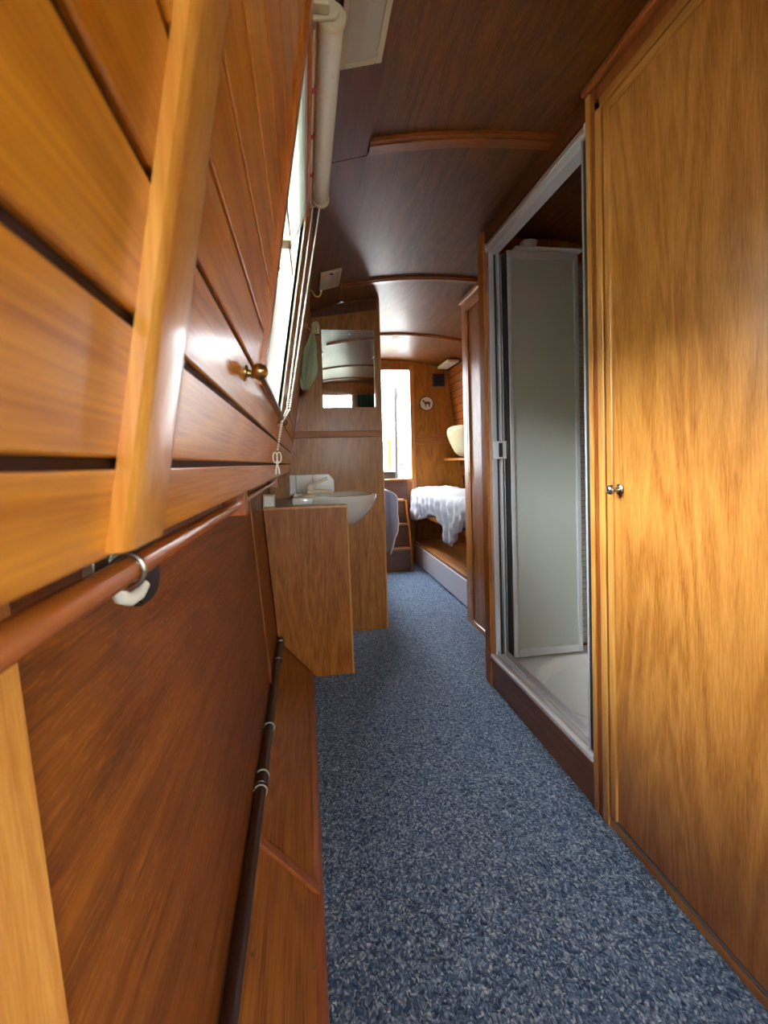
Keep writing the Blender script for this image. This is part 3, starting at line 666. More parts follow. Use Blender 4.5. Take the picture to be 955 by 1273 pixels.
# ceiling lamps --------------------------------------------------------------
def edge_z(x): return 1.778 + (x-0.045)*(0.044/0.1585)
def lamp(y0, y1, label):
    t = thing('ceiling_lamp', (0.144, (y0+y1)/2, 1.80), label, 'lamp', 'flush lamps on the ceiling edge board')
    x0, x1 = 0.097, 0.191; fr = 0.013
    for (xa, xb, ya, yb) in ((x0, x0+fr, y0, y1), (x1-fr, x1, y0, y1), (x0+fr, x1-fr, y0, y0+fr), (x0+fr, x1-fr, y1-fr, y1)):
        bm = B(); prism(bm, [(xa, edge_z(xa)-0.0005), (xb, edge_z(xb)-0.0005), (xb, edge_z(xb)-0.013), (xa, edge_z(xa)-0.013)], 'Y', ya, yb, 0.002)
        obj('frame', bm, 'ivory_plastic', t)
    xa, xb = x0+fr, x1-fr
    obj('diffuser', prism(B(), [(xa, edge_z(xa)-0.0005), (xb, edge_z(xb)-0.0005), (xb, edge_z(xb)-0.009), ((xa+xb)/2, edge_z((xa+xb)/2)-0.012), (xa, edge_z(xa)-0.009)], 'Y', y0+fr, y1-fr, 0.001), 'lamp_diffuser', t)
    bm = B(); box(bm, (xa+xb)/2-0.008, (xa+xb)/2+0.008, y0+fr-0.005, y0+fr+0.006, edge_z(0.144)-0.017, edge_z(0.144)-0.010, 0.002)
    obj('switch', bm, 'black_plastic' if y0 > 2 else 'ivory_plastic', t)
lamp(0.67, 1.05, 'large cream flush ceiling lamp beside the roller blind')
lamp(2.17, 2.37, 'small flush ceiling lamp above the basin corner')

# ================================================================== BASIN CORNER
vc = thing('vanity_cabinet', (0.0, 2.4, 0.0), 'oak boxed vanity cabinet under the basin', 'cabinet')
Xc0, Xc1, YV = WLo(0.5)+0.002, 0.180, 2.146
bm = B(); prism(bm, [(0.022, 0.0), (0.187, 0.0), (0.178, 0.752), (WLo(0.752)+0.004, 0.752), (WLo(0.19)+0.004, 0.19), (-0.132, 0.172)], 'Y', YV, YV+0.018, 0.001)
obj('front_panel', bm, 'cabinet_oak', vc)
bm = B(); prism(bm, [(0.170, 0.0), (0.187, 0.0), (0.178, 0.750), (0.160, 0.750)], 'Y', YV+0.0185, YP-0.002)
obj('side_panel', bm, 'cabinet_oak', vc)
obj('corner_lipping', prism(B(), [(0.183, 0.001), (0.191, 0.001), (0.182, 0.756), (0.174, 0.756)], 'Y', YV-0.002, YV+0.020, 0.002), 'trim_oak', vc)
obj('top_rail', box(B(), WLo(0.755)+0.006, 0.181, YV-0.003, YV+0.020, 0.752, 0.766, 0.002), 'trim_oak_y', vc)
obj('worktop', box(B(), WLo(0.77)+0.002, 0.176, YV+0.020, YP-0.001, 0.752, 0.764), 'worktop_grey', vc)
# basin
bs = thing('wash_basin', (0.15, 2.42, 0.70), 'white ceramic wash basin jutting past the cabinet below the mirror', 'basin')
bm = B(); cx, cy = 0.150, 2.435; seg = 40
def ring(rx, ry, z, ox=0.0, pw=2.15):
    out = []
    for k in range(seg):
        t = 2*math.pi*k/seg; c_, s_ = math.cos(t), math.sin(t)
        x = math.copysign(abs(c_)**(2/pw), c_)*rx; y = math.copysign(abs(s_)**(2/pw), s_)*ry
        out.append(bm.verts.new((cx+ox+x, cy+y, z)))
    return out
R_ = [ring(0.02, 0.02, 0.636, 0.03), ring(0.070, 0.09, 0.644, 0.03), ring(0.115, 0.145, 0.680, 0.025), ring(0.160, 0.190, 0.722, 0.018), ring(0.192, 0.215, 0.764, 0.008), ring(0.204, 0.225, 0.784), ring(0.202, 0.222, 0.795), ring(0.185, 0.204, 0.797),
      ring(0.168, 0.185, 0.790, 0.006), ring(0.145, 0.160, 0.750, 0.012), ring(0.100, 0.115, 0.700, 0.02), ring(0.03, 0.03, 0.678, 0.03)]
bm.faces.new(R_[0]); bm.faces.new(R_[-1][::-1])
for a, b in zip(R_, R_[1:]):
    for k in range(seg): bm.faces.new((a[k], a[(k+1) % seg], b[(k+1) % seg], b[k]))
obj('bowl', bm, 'ceramic', bs, smooth=True)
obj('tap_deck', box(B(), -0.062, 0.030, 2.235, 2.64, 0.764, 0.7965, 0.006), 'ceramic', bs, smooth=True)
obj('drain', lathe(B(), [(0.0, 0), (0.02, 0), (0.022, 0.003), (0.012, 0.004), (0, 0.003)], (cx+0.03, cy, 0.677), (0, 0, 1), 16), 'chrome', bs, smooth=True)
tp = thing('tap', (0.008, 2.30, 0.797), 'cream lever pump tap with ball head on the basin edge', 'tap')
obj('base', lathe(B(), [(0.0, 0), (0.040, 0), (0.040, 0.006), (0.031, 0.012), (0.017, 0.017), (0.015, 0.030), (0, 0.030)], (0.018, 2.30, 0.797), (0, 0, 1), 24), 'tap_cream', tp, smooth=True)
obj('ball_head', ball(B(), (0.022, 2.30, 0.840), 0.0205, 20, 14), 'tap_cream', tp, smooth=True)
lv = obj('lever', tube(B(), [(0.028, 2.30, 0.846), (0.060, 2.305, 0.862), (0.088, 2.31, 0.876), (0.104, 2.312, 0.880)], [0.007, 0.0065, 0.007, 0.0085], 12), 'tap_cream', tp, smooth=True)
obj('spout', tube(B(), [(0.030, 2.305, 0.822), (0.070, 2.315, 0.820), (0.115, 2.325, 0.816), (0.128, 2.328, 0.806)], [0.010, 0.010, 0.009, 0.008], 14), 'tap_cream', tp, smooth=True)
sk = thing('socket_box', (-0.165, 2.19, 0.764), 'small cream switch box at the back corner of the cabinet top', 'switch box')
obj('body', prism(B(), [(2.165, 0.764), (2.205, 0.764), (2.205, 0.812), (2.192, 0.822), (2.165, 0.818)], 'X', -0.186, -0.135, 0.003), 'ivory_plastic', sk)
obj('face_plate', box(B(), -0.180, -0.141, 2.161, 2.166, 0.770, 0.812, 0.0015), 'white_plastic', sk)
# mirror hung on the partition, top leaning slightly forward
mr = thing('wall_mirror', (0.26, YP-0.008, 1.26), 'frameless rectangular mirror on the partition above the basin', 'mirror')
mx0, mx1, mz0, mz1 = 0.112, 0.402, 1.258, 1.678
til = math.radians(1.9)
def mir(u, z, d): return (u, YP-0.006-math.sin(til)*(z-mz0)-d, mz0+(z-mz0)*math.cos(til))
def slab(bm, u0, u1, z0, z1, d0, d1):
    vs = [bm.verts.new(mir(u, z, d)) for d in (d0, d1) for (u, z) in ((u0, z0), (u1, z0), (u1, z1), (u0, z1))]
    for q in ((0, 1, 2, 3), (7, 6, 5, 4), (0, 4, 5, 1), (1, 5, 6, 2), (2, 6, 7, 3), (3, 7, 4, 0)): bm.faces.new([vs[i] for i in q])
    return bm
obj('glass', slab(B(), mx0, mx1, mz0, mz1, 0.0, 0.004), 'mirror_glass', mr)
obj('backing', slab(B(), mx0+0.005, mx1-0.005, mz0+0.004, mz1-0.004, -0.004, -0.0003), 'hull_dark', mr)
obj('mounting_screw', lathe(B(), [(0.005, 0), (0.005, 0.002), (0, 0.003)], mir(0.265, 1.655, 0.004), (0, -1, 0), 12), 'chrome', mr, smooth=True)
sw = thing('pull_switch', (0.083, YP, 1.65), 'small cream rounded switch cover beside the mirror top', 'switch')
bm = B(); pts = [(0.062, 1.652), (0.104, 1.652), (0.104, 1.70)] + [(0.083+0.021*math.cos(t), 1.70+0.021*math.sin(t)) for t in [i*math.pi/8 for i in range(1, 8)]] + [(0.062, 1.70)]
prism(bm, pts, 'Y', YP-0.030, YP-0.0015, 0.002); obj('cover', bm, 'ivory_plastic', sw)
obj('toggle', box(B(), 0.078, 0.088, YP-0.036, YP-0.029, 1.66, 1.675, 0.002), 'white_plastic', sw)
# hooks and bag
def robe_hook(y, z, label):
    t = thing('robe_hook', (WL(z), y, z), label, 'hook', 'brass hooks by the partition')
    obj('rose', lathe(B(), [(0.0, -0.001), (0.013, -0.001), (0.013, 0.002), (0.008, 0.005), (0, 0.005)], (WL(z), y, z), (1, 0, -0.16), 16), 'brass', t, smooth=True)
    bm = B(); x = WL(z)
    tube(bm, [(x+0.003, y, z), (x+0.016, y, z-0.012), (x+0.026, y, z-0.030), (x+0.040, y, z-0.034), (x+0.050, y, z-0.022), (x+0.052, y, z-0.006)], [0.004, 0.004, 0.004, 0.004, 0.004, 0.006], 10)
    obj('arm', bm, 'brass', t, smooth=True)
robe_hook(2.16, 1.715, 'upper brass robe hook on the left wall past the window')
robe_hook(2.42, 1.625, 'lower brass robe hook holding the pale green bag')
bg_ = thing('green_bag', (0.03, 2.44, 1.33), 'crumpled pale green plastic bag hanging from the brass hook', 'bag')
bm = B(); nU, nV = 28, 22; rows = []
for j in range(nV+1):
    v = j/nV; z = 1.592 - 0.275*v; row = []
    wd = 0.012 + 0.062*math.sin(min(1, v*1.25)*math.pi/2)**1.2 - (0.040*max(0, v-0.75)/0.25)
    th = 0.008 + 0.030*math.sin(min(1, v*1.15)*math.pi*0.62) - (0.022*max(0, v-0.75)/0.25)
    for i in range(nU):
        t = 2*math.pi*i/nU; fold = 1 + 0.30*math.sin(5*t+3*v) + 0.20*math.sin(9*t-5*v)
        x = WL(z)+0.034 + 0.95*th*math.cos(t)*fold; y = 2.425 + 0.02*v + wd*math.sin(t)*fold
        row.append(bm.verts.new((max(x, WL(z)+0.003), min(y, YP-0.02), z)))
    rows.append(row)
for a, b in zip(rows, rows[1:]):
    for i in range(nU): bm.faces.new((a[i], a[(i+1) % nU], b[(i+1) % nU], b[i]))
bm.faces.new(rows[-1])
obj('body', bm, 'green_polythene', bg_, smooth=True)
obj('handle_loop', tube(B(), [(WL(1.60)+0.036+0.003*math.cos(t), 2.425+0.008*math.sin(t), 1.592+0.012*math.cos(t)) for t in [i*math.pi/8 for i in range(17)]], 0.0025, 6), 'green_polythene', bg_, smooth=True)

# ================================================================== SHOWER
YS0, YS1 = 1.170, 1.906
# structural post beyond the shower and its dividing wall
bm = B(); box(bm, XR+0.012, 1.50, YS1+0.004, 1.950, 0.0, 1.86)
wsd = obj('wall_shower', bm, 'bulkhead_oak'); tag(wsd, 'wooden wall closing the far end of the shower', 'wall', kind='structure')
obj('edge_post', box(B(), XR-0.006, XR+0.020, 1.893, 1.952, 0.0, 1.872, 0.003), 'cabinet_oak', wsd)
obj('head_lining', box(B(), XR+0.004, XR+0.035, YS0, 1.892, 1.822, 1.884), 'ceiling_strip', wr)
# mosaic on the hull side inside the shower: individual tiles
msb = obj('wall_shower_back', box(B(), 1.385, 1.40, YS0+0.001, 1.908, 0.10, 1.80), 'grout')
tag(msb, 'mosaic tiled back wall inside the shower', 'wall', kind='structure')
src = None; sy, sz = 0.088, 0.098; ty = [YS0+0.016+i*sy for i in range(8)]; tz = [0.20+j*sz for j in range(16)]
for y in ty:
    for z in tz:
        if src is None:
            bm = B(); box(bm, -0.006, 0.0, -sy/2+0.003, sy/2-0.003, -sz/2+0.003, sz/2-0.003, 0.0015); src = obj('tile', bm, 'mosaic_white', msb); o = src
        else:
            o = src.copy(); COL.objects.link(o)
        o.location = (1.385, y+sy/2, z+sz/2)
bd = obj('mosaic_backing', box(B(), 1.104, 1.212, 1.8985, YS1+0.004, 0.14, 1.765), 'grout', wsd)
src = None
for cxm in (1.131, 1.184):
    for k in range(68):
        if src is None:
            bm = B(); box(bm, -0.0245, 0.0245, -0.004, 0.0, -0.0105, 0.0105, 0.001); src = obj('mosaic_tile', bm, 'mosaic_white', wsd); o = src
        else: o = src.copy(); COL.objects.link(o)
        o.location = (cxm, 1.8985, 0.158+0.0236*k)
# plinth
pl_ = obj('baseboard_right', box(B(), XR, XR+0.016, YS0-0.001, 1.893, 0.0, 0.116, 0.001), 'dark_plinth')
tag(pl_, 'dark brown wooden plinth below the shower tray', 'baseboard', kind='structure')
obj('top_bead', box(B(), XR-0.002, XR+0.008, YS0, 1.893, 0.1165, 0.122, 0.001), 'trim_oak_y', pl_)
# tray
tr = thing('shower_tray', (1.06, 1.54, 0.08), 'white acrylic shower tray with a round sunken basin', 'shower tray')
bm = B(); n = 48; x0, x1, y0, y1, zt_ = XR+0.009, 1.384, YS0, 1.905, 0.130
ccx, ccy = 1.08, 1.54; prof = [(0.290, 0.130), (0.280, 0.127), (0.268, 0.112), (0.258, 0.085), (0.22, 0.072), (0.03, 0.068)]
rings_ = [[bm.verts.new((ccx+r*math.cos(2*math.pi*k/n), ccy+r*math.sin(2*math.pi*k/n), z)) for k in range(n)] for r, z in prof]
for a, b in zip(rings_, rings_[1:]):
    for k in range(n): bm.faces.new((a[k], a[(k+1) % n], b[(k+1) % n], b[k]))
bm.faces.new(rings_[-1])
def onrect(k):
    t = 2*math.pi*k/n; c_, s_ = math.cos(t), math.sin(t)
    sx = (x1-ccx if c_ > 0 else ccx-x0)/max(abs(c_), 1e-9); sy_ = (y1-ccy if s_ > 0 else ccy-y0)/max(abs(s_), 1e-9); q = min(sx, sy_)
    return ccx+c_*q, ccy+s_*q
rim = [bm.verts.new((*onrect(k), zt_)) for k in range(n)]; skt = [bm.verts.new((*onrect(k), 0.06)) for k in range(n)]
for k in range(n):
    k2 = (k+1) % n
    bm.faces.new((rings_[0][k], rings_[0][k2], rim[k2], rim[k])); bm.faces.new((rim[k], rim[k2], skt[k2], skt[k]))
obj('tray', bm, 'white_acrylic', tr, smooth=True)
obj('drain', lathe(B(), [(0.0, 0), (0.034, 0), (0.034, 0.003), (0.02, 0.005), (0, 0.004)], (ccx, ccy, 0.0682), (0, 0, 1), 24), 'chrome', tr, smooth=True)
obj('seal', box(B(), XR-0.007, XR+0.012, YS0+0.001, 1.893, 0.1225, 0.139, 0.004), 'sealant', tr)
# enclosure frame and folded doors
se = thing('shower_enclosure', (XR+0.03, 1.54, 0.136), 'chrome framed shower enclosure with folded frosted bifold door', 'shower')
FX0, FX1 = XR+0.008, XR+0.050
ZS0, ZS1 = 0.131, 1.812
# bottom track: base, outer lip, inner lip
obj('bottom_track', box(B(), FX0+0.006, FX1, YS0, 1.890, ZS0, ZS0+0.010, 0.001), 'satin_aluminium', se)
obj('track_lip', box(B(), FX0+0.004, FX0+0.010, YS0, 1.890, ZS0+0.008, ZS0+0.026, 0.001), 'chrome', se)
obj('track_lip', box(B(), FX1-0.006, FX1, YS0, 1.890, ZS0+0.008, ZS0+0.032, 0.001), 'satin_aluminium', se)
# head rail
obj('head_rail', box(B(), FX0, FX1, YS0, 1.890, ZS1-0.040, ZS1, 0.0015), 'white_paint', se)
obj('head_lip', box(B(), FX0-0.004, FX0+0.002, YS0+0.012, 1.878, ZS1-0.012, ZS1+0.002, 0.001), 'chrome', se)
for y in (YS0, 1.878): obj('corner_cap', box(B(), FX0-0.006, FX1+0.002, y, y+0.018, ZS1-0.022, ZS1+0.005, 0.002), 'satin_aluminium', se)
# wall profiles
obj('wall_profile', box(B(), FX0-0.006, FX1-0.016, YS0, YS0+0.030, ZS0+0.01, ZS1-0.03, 0.002), 'chrome', se)
obj('profile_web', box(B(), FX0+0.026, FX1, YS0, YS0+0.040, ZS0+0.01, ZS1-0.03, 0.001), 'satin_aluminium', se)
obj('profile_groove', box(B(), FX0-0.0068, FX0-0.0050, YS0+0.006, YS0+0.018, ZS0+0.02, ZS1-0.04), 'dark_gasket', se)
obj('wall_profile', box(B(), FX0-0.002, FX0+0.020, 1.862, 1.892, ZS0+0.01, ZS1-0.03, 0.002), 'chrome', se)
obj('profile_groove', box(B(), FX0+0.020, FX0+0.034, 1.872, 1.890, ZS0+0.01, ZS1-0.04), 'dark_gasket', se)
obj('hinge_profile', box(B(), FX0+0.032, FX0+0.040, 1.852, 1.890, ZS0+0.012, ZS1-0.036, 0.002), 'satin_aluminium', se)
# two folded leaves
def leaf(ya, yb, xa, xb, z0, z1):
    lf = obj('door_leaf', box(B(), xa+0.016, xb-0.016, (ya+yb)/2-0.0025, (ya+yb)/2+0.0025, z0+0.016, z1-0.016), 'shower_glass', se)
    for (p, q) in ((xa, xa+0.018), (xb-0.018, xb)): obj('stile', box(B(), p, q, ya, yb, z0, z1, 0.002), 'satin_aluminium', lf)
    for (p, q) in ((z0, z0+0.030), (z1-0.028, z1)): obj('rail', box(B(), xa+0.018, xb-0.018, ya, yb, p, q, 0.002), 'satin_aluminium', lf)
    return lf
leaf(1.858, 1.876, FX0+0.048, 1.095, 0.150, 1.770)
l2 = leaf(1.812, 1.830, FX0+0.056, 1.110, 0.146, 1.766)
obj('seal_strip', box(B(), FX0+0.050, FX0+0.0555, 1.816, 1.872, 0.152, 1.760), 'dark_gasket', se)
bm = B(); zc_ = 0.985
box(bm, FX0-0.004, FX0+0.054, 1.842, 1.851, zc_-0.036, zc_+0.036, 0.002)
hd = obj('handle', bm, 'satin_aluminium', se, label='small grey pull handle on the folded door')
obj('finger_recess', box(B(), FX0+0.018, FX0+0.034, 1.8395, 1.8425, zc_-0.028, zc_+0.028, 0.001), 'dark_gasket', hd)
# shelf and cup inside
shf = thing('shower_shelf', (0.95, 1.855, 1.775), 'narrow white ledge above the folded shower door', 'shelf')
obj('board', box(B(), 0.84, 1.13, 1.800, 1.904, 1.772, 1.780, 0.002), 'white_acrylic', shf)
cp = thing('cup', (0.915, 1.845, 1.780), 'small white round pot on the ledge over the shower door', 'cup')
obj('body', lathe(B(), [(0.0, 0), (0.024, 0), (0.030, 0.008), (0.034, 0.034), (0.032, 0.034), (0.027, 0.008), (0, 0.006)], (0.915, 1.845, 1.780), (0, 0, 1), 28), 'white_plastic', cp, smooth=True)

# ================================================================== WARDROBE AND SLEEPING CABIN
XW = 0.920
wd = thing('wardrobe', (1.15, 2.3, 0.0), 'tall oak wardrobe between the shower and the bunk', 'wardrobe')
obj('body', box(B(), XW+0.022, 1.385, 1.952, 2.705, 0.0, 1.845), 'cabinet_oak', wd)
obj('stile', box(B(), XW, XW+0.022, 2.640, 2.706, 0.0, 1.852, 0.003), 'trim_oak', wd)
obj('stile', box(B(), XW, XW+0.022, 1.953, 2.02, 0.0, 1.852, 0.003), 'trim_oak', wd)
obj('head_rail', box(B(), XW, XW+0.022, 2.02, 2.64, 1.785, 1.852, 0.003), 'trim_oak_y', wd)
obj('cornice', box(B(), XW-0.014, XW+0.02, 1.953, 2.715, 1.840, 1.862, 0.004), 'trim_oak_y', wd)
obj('kick_rail', box(B(), XW, XW+0.022, 2.02, 2.64, 0.0, 0.030, 0.003), 'trim_oak_y', wd)
dr = obj('door', box(B(), XW+0.006, XW+0.022, 2.022, 2.638, 0.034, 1.782, 0.002), 'door_oak', wd)
obj('door_moulding', box(B(), XW+0.0, XW+0.008, 2.612, 2.636, 0.036, 1.780, 0.003), 'trim_oak', dr)
for z in (0.18, 0.86, 1.60): obj('hinge', box(B(), XW-0.003, XW+0.004, 2.634, 2.644, z-0.022, z+0.022, 0.001), 'brass', dr)

# right bunk
bk = thing('bunk', (1.2, 3.55, 0.0), 'built in oak bunk with a white kickboard drawer on the right', 'bunk')
obj('drawer_front', box(B(), 0.988, 1.002, 2.91, 4.36, 0.012, 0.180, 0.003), 'white_paint', bk, label='long pale grey drawer front')
obj('plinth', box(B(), 1.004, 1.10, 2.72, 4.39, 0.0, 0.182), 'black_metal', bk)
obj('end_block', box(B(), 0.985, 1.03, 2.72, 2.905, 0.0, 0.21, 0.003), 'cabinet_oak', bk)
obj('seat_board', box(B(), 0.995, 1.39, 2.72, 4.39, 0.186, 0.204, 0.003), 'bench_wood', bk)
obj('back_board', box(B(), 1.30, 1.32, 2.72, 4.39, 0.204, 0.470), 'cabinet_oak', bk)
obj('bed_base', box(B(), 0.985, 1.40, 2.72, 4.39, 0.470, 0.500, 0.003), 'cabinet_oak', bk)
obj('end_post', box(B(), 1.01, 1.04, 4.34, 4.392, 0.204, 0.47, 0.002), 'cabinet_oak', bk)
mt = thing('mattress', (1.2, 3.55, 0.50), 'lilac sheeted mattress showing under the rumpled duvet', 'mattress')
obj('mattress_pad', box(B(), 0.990, 1.385, 2.725, 4.37, 0.501, 0.640, 0.03), 'linen_lilac', mt, smooth=True)
def drape(bm, ya, yb, prof, hem, amp, nY=90, seed=0.0, thick=0.012):
    """prof(s, y) -> (x, z) for s 0..1 from the wall side over the edge to the hem"""
    nS = 44; rows = []
    for j in range(nY+1):
        y = ya+(yb-ya)*j/nY; row = []
        for i in range(nS+1):
            s = i/nS; x, z = prof(s, y)
            p = Vector((x*7, y*5, z*7+seed)); d = noise.noise(p)*amp + noise.noise(p*2.7)*amp*0.5
            fold = math.sin(y*46+4*noise.noise(Vector((y*3, s*2, seed))))*amp*0.55*max(0, s-0.25)
            row.append(bm.verts.new((x-(d+fold)*(0.3+0.9*s), y+0.6*d, z+(d if s < 0.5 else 0.25*d))))
        rows.append(row)
    for a, b in zip(rows, rows[1:]):
        for i in range(nS): bm.faces.new((a[i], a[i+1], b[i+1], b[i]))
def hemR(y):
    # hem height along the bunk: deep fold near 3.2 m, raised in the middle, full again at the far end
    return 0.47 + 0.07*math.exp(-((y-3.62)/0.22)**2) - 0.11*math.exp(-((y-3.22)/0.17)**2) - 0.05*math.exp(-((y-4.25)/0.25)**2) + 0.12*math.exp(-((y-2.80)/0.15)**2)
def profR(s, y):
    if s < 0.42: return 1.375-(1.375-1.01)*s/0.42, 0.705
    if s < 0.62:
        t = (s-0.42)/0.20*math.pi/2; return 1.01-0.065*math.sin(t), 0.705-0.065*(1-math.cos(t))
    t = (s-0.62)/0.38; return 0.945+0.006*t, 0.64+(hemR(y)-0.64)*t
dv = thing('duvet', (1.1, 3.55, 0.66), 'rumpled white duvet spilling over the edge of the right bunk', 'duvet')
bm = B(); drape(bm, 2.76, 4.36, profR, hemR, 0.026, seed=2.0)
o = obj('cover', bm, 'linen_white', dv, smooth=True)
sm = o.modifiers.new('thick', 'SOLIDIFY'); sm.thickness = 0.022; sm.offset = -1
# left bunk
lb = thing('left_bunk', (0.2, 3.55, 0.0), 'oak bunk base on the left behind the basin partition', 'bunk')
obj('front_board', box(B(), 0.475, 0.495, 3.10, 3.98, 0.0, 0.50, 0.003), 'cabinet_oak', lb)
obj('bed_base', box(B(), -0.12, 0.495, 3.10, 3.98, 0.50, 0.53, 0.003), 'cabinet_oak', lb)
obj('end_board', box(B(), -0.12, 0.475, 3.96, 3.98, 0.0, 0.50, 0.003), 'cabinet_oak', lb)
ml = thing('left_mattress', (0.25, 3.4, 0.53), 'mattress under the white sheet on the left bunk', 'mattress')
obj('mattress_pad', box(B(), -0.075, 0.49, 3.11, 3.97, 0.531, 0.70, 0.03), 'linen_lilac', ml, smooth=True)
def profL(s, y):
    if s < 0.42: return -0.03+(0.50+0.03)*s/0.42, 0.765
    if s < 0.62:
        t = (s-0.42)/0.20*math.pi/2; return 0.50+0.10*math.sin(t), 0.765-0.065*(1-math.cos(t))
    t = (s-0.62)/0.38; return 0.60+0.025*math.sin(t*3.1)-0.05*t, 0.70+(0.33-0.70)*t
sh = thing('bed_sheet', (0.3, 3.4, 0.7), 'white sheet hanging off the left bunk beside the steps', 'sheet')
bm = B(); drape(bm, 3.16, 3.93, profL, None, 0.014, seed=9.0)
o = obj('cover', bm, 'linen_white', sh, smooth=True)
sm = o.modifiers.new('thick', 'SOLIDIFY'); sm.thickness = 0.006; sm.offset = -1

# steps
st = thing('cabin_steps', (0.75, 4.2, 0.0), 'dark wooden steps with pale treads up to the far doorway', 'steps')
SX0, SX1 = 0.56, 0.872
ztr = [0.205, 0.405, 0.610]
for i, z in enumerate(ztr):
    y0 = 4.04+0.09*i; zl = 0.0 if i == 0 else ztr[i-1]
    obj('riser', box(B(), SX0+0.002, SX1-0.002, y0+0.020, y0+0.035, zl, z-0.018), 'step_wood', st)
    obj('tread', box(B(), SX0, SX1, y0, 4.395, z-0.018, z, 0.003), 'tread_wood', st)
obj('top_riser', box(B(), SX0, SX1+0.06, 4.385, 4.398, 0.612, 0.775), 'step_wood', st)
obj('side_stringer', prism(B(), [(4.03, 0.0), (4.395, 0.0), (4.395, 0.60), (4.23, 0.60), (4.13, 0.40), (4.03, 0.20)], 'X', SX1+0.001, SX1+0.018, 0.002), 'cabinet_oak', st)
# horse plate
hp = thing('wall_plate', (1.137, YF, 1.41), 'round white plate with a horse picture on the far bulkhead', 'plate')
obj('rim', lathe(B(), [(0.0, 0), (0.070, 0.0), (0.071, 0.008), (0.066, 0.012), (0.060, 0.010), (0, 0.010)], (1.137, YF-0.001, 1.482), (0, -1, 0), 32), 'plate_rim', hp, smooth=True)
obj('face', lathe(B(), [(0.0, 0), (0.060, 0.0), (0.0605, 0.002), (0, 0.0025)], (1.137, YF-0.0105, 1.482), (0, -1, 0), 32), 'white_tile', hp)
horse = [(-0.040, 0.020), (-0.034, 0.030), (-0.026, 0.030), (-0.016, 0.016), (0.020, 0.016), (0.034, 0.012), (0.040, -0.006), (0.036, -0.008), (0.033, 0.002), (0.032, -0.012), (0.030, -0.034), (0.022, -0.034), (0.020, -0.010), (-0.004, -0.008), (-0.006, -0.034), (-0.014, -0.034), (-0.016, -0.008), (-0.022, -0.002), (-0.026, 0.014), (-0.036, 0.012)]
obj('horse_print', prism(B(), [(1.137+u, 1.484+v) for u, v in horse], 'Y', YF-0.0142, YF-0.0126), 'plate_print', hp)
# speaker / vent
vp = thing('wall_speaker', (1.259, YF, 1.64), 'square dark blue speaker panel above the horse plate', 'speaker')
obj('panel', box(B(), 1.205, 1.313, YF-0.018, YF-0.001, 1.640, 1.757, 0.003), 'speaker_blue', vp)
obj('cone', lathe(B(), [(0.038, 0), (0.038, 0.003), (0.030, 0.001), (0.010, 0.0005), (0, 0.003)], (1.259, YF-0.018, 1.70), (0, -1, 0), 24), 'black_plastic', vp, smooth=True)
# pillow
pw = thing('pillow', (1.36, 3.95, 1.0), 'cream cushion propped against the right cabin side', 'cushion')
bm = B(); ball(bm, (0, 0, 0), 1.0, 32, 20)
for v in bm.verts:
    q = v.co; e = lambda a: math.copysign(abs(a)**0.55, a)
    q.x, q.y, q.z = q.x*0.070, e(q.y)*0.30, e(q.z)*0.135
    d = noise.noise(Vector((q.x*8, q.y*8, q.z*8)))*0.008
    v.co = Vector((1.325+q.x+d-0.35*q.z, 3.90+q.y, 1.105+q.z+0.03*q.y))
obj('cover', bm, 'cushion_cream', pw, smooth=True)
ps = thing('side_shelf', (1.38, 3.9, 1.0), 'narrow oak ledge along the right cabin side under the cushion', 'shelf')
obj('board', box(B(), 1.290, 1.440, 3.3, 4.38, 0.945, 0.965, 0.003), 'cabinet_oak', ps)
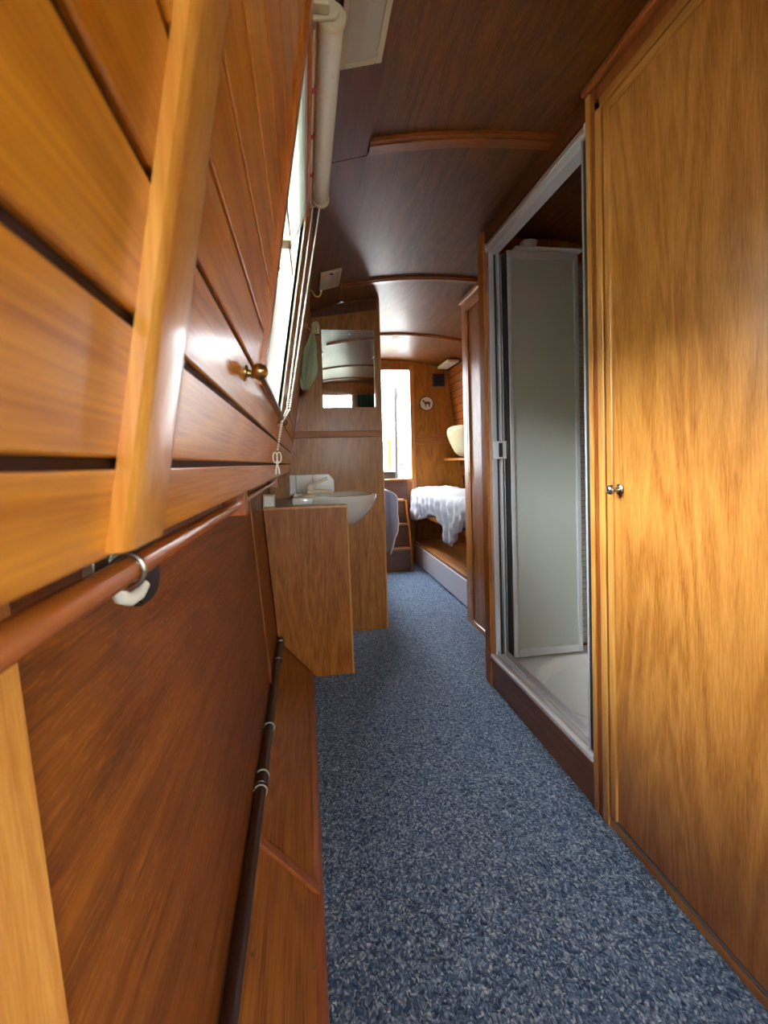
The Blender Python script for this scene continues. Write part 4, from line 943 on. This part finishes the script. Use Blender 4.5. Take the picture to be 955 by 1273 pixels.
# far ceiling lights
fl = thing('strip_lamp', (1.29, 4.15, 1.80), 'flat cream lamp on the ceiling above the right bunk', 'lamp')
obj('body', box(B(), 1.225, 1.325, 3.98, 4.30, 1.785, 1.806, 0.004), 'ivory_plastic', fl)
obj('diffuser', box(B(), 1.236, 1.314, 4.00, 4.28, 1.779, 1.786, 0.003), 'lamp_diffuser', fl)
sp = thing('spot_lamp', (0.705, 3.62, 1.87), 'small round dark recessed spotlight in the far ceiling', 'lamp')
obj('bezel', lathe(B(), [(0.0, 0.001), (0.022, 0.001), (0.030, 0.004), (0.040, 0.003), (0.041, 0), (0, 0)], (0.705, 3.62, ZC(0.705)-0.0005), (0, 0, -1), 24), 'antique_brass', sp, smooth=True)
obj('lens', lathe(B(), [(0.0, 0.0), (0.021, 0.0), (0.020, 0.004), (0, 0.006)], (0.705, 3.62, ZC(0.705)-0.0018), (0, 0, -1), 20), 'black_plastic', sp, smooth=True)
# small wall box on the wardrobe end, above the bunk
# things on the landing outside the doorway
obj('sill', box(B(), XD0, XD1-0.007, YF-0.01, YF+0.05, 0.76, 0.790, 0.004), 'trim_oak_y', we)
ld = obj('landing', box(B(), 0.2, 1.4, YF+0.031, 6.2, 0.70, 0.775), 'grey_deck'); tag(ld, 'pale deck outside the far doorway', 'deck', kind='structure')
bx = thing('black_box', (0.77, 4.62, 0.775), 'low black box on the deck in the far doorway', 'box')
obj('body', box(B(), 0.69, 0.86, 4.55, 4.72, 0.776, 0.845, 0.006), 'black_plastic', bx)
obj('lid', box(B(), 0.685, 0.865, 4.545, 4.725, 0.8455, 0.857, 0.004), 'black_metal', bx)
pb = thing('mooring_pole', (0.915, 4.80, 0.775), 'dark upright pole standing on the deck in the doorway', 'pole')
obj('shaft', tube(B(), [(0.915, 4.80, 0.776), (0.930, 4.84, 1.62)], 0.017, 10), 'black_metal', pb, smooth=True)
obj('grip', tube(B(), [(0.929, 4.838, 1.585), (0.931, 4.844, 1.70)], 0.024, 10), 'black_plastic', pb, smooth=True)
dp = thing('deck_post', (0.865, 4.92, 0.775), 'short brown wooden post beside the black box in the doorway', 'post')
obj('post', box(B(), 0.845, 0.885, 4.90, 4.94, 0.776, 1.16, 0.003), 'post_oak', dp)
obj('cap', box(B(), 0.838, 0.892, 4.893, 4.947, 1.16, 1.175, 0.003), 'trim_oak', dp)
bt = thing('white_bottle', (0.925, 4.60, 0.775), 'white plastic bottle standing in the far doorway', 'bottle')
obj('body', lathe(B(), [(0.0, 0), (0.024, 0), (0.026, 0.006), (0.026, 0.105), (0.018, 0.130), (0.010, 0.136), (0, 0.136)], (0.925, 4.60, 0.776), (0, 0, 1), 20), 'white_plastic', bt, smooth=True)
obj('bottle_cap', lathe(B(), [(0.0, 0.1365), (0.012, 0.1365), (0.012, 0.158), (0, 0.158)], (0.925, 4.60, 0.776), (0, 0, 1), 16), 'speaker_blue', bt)
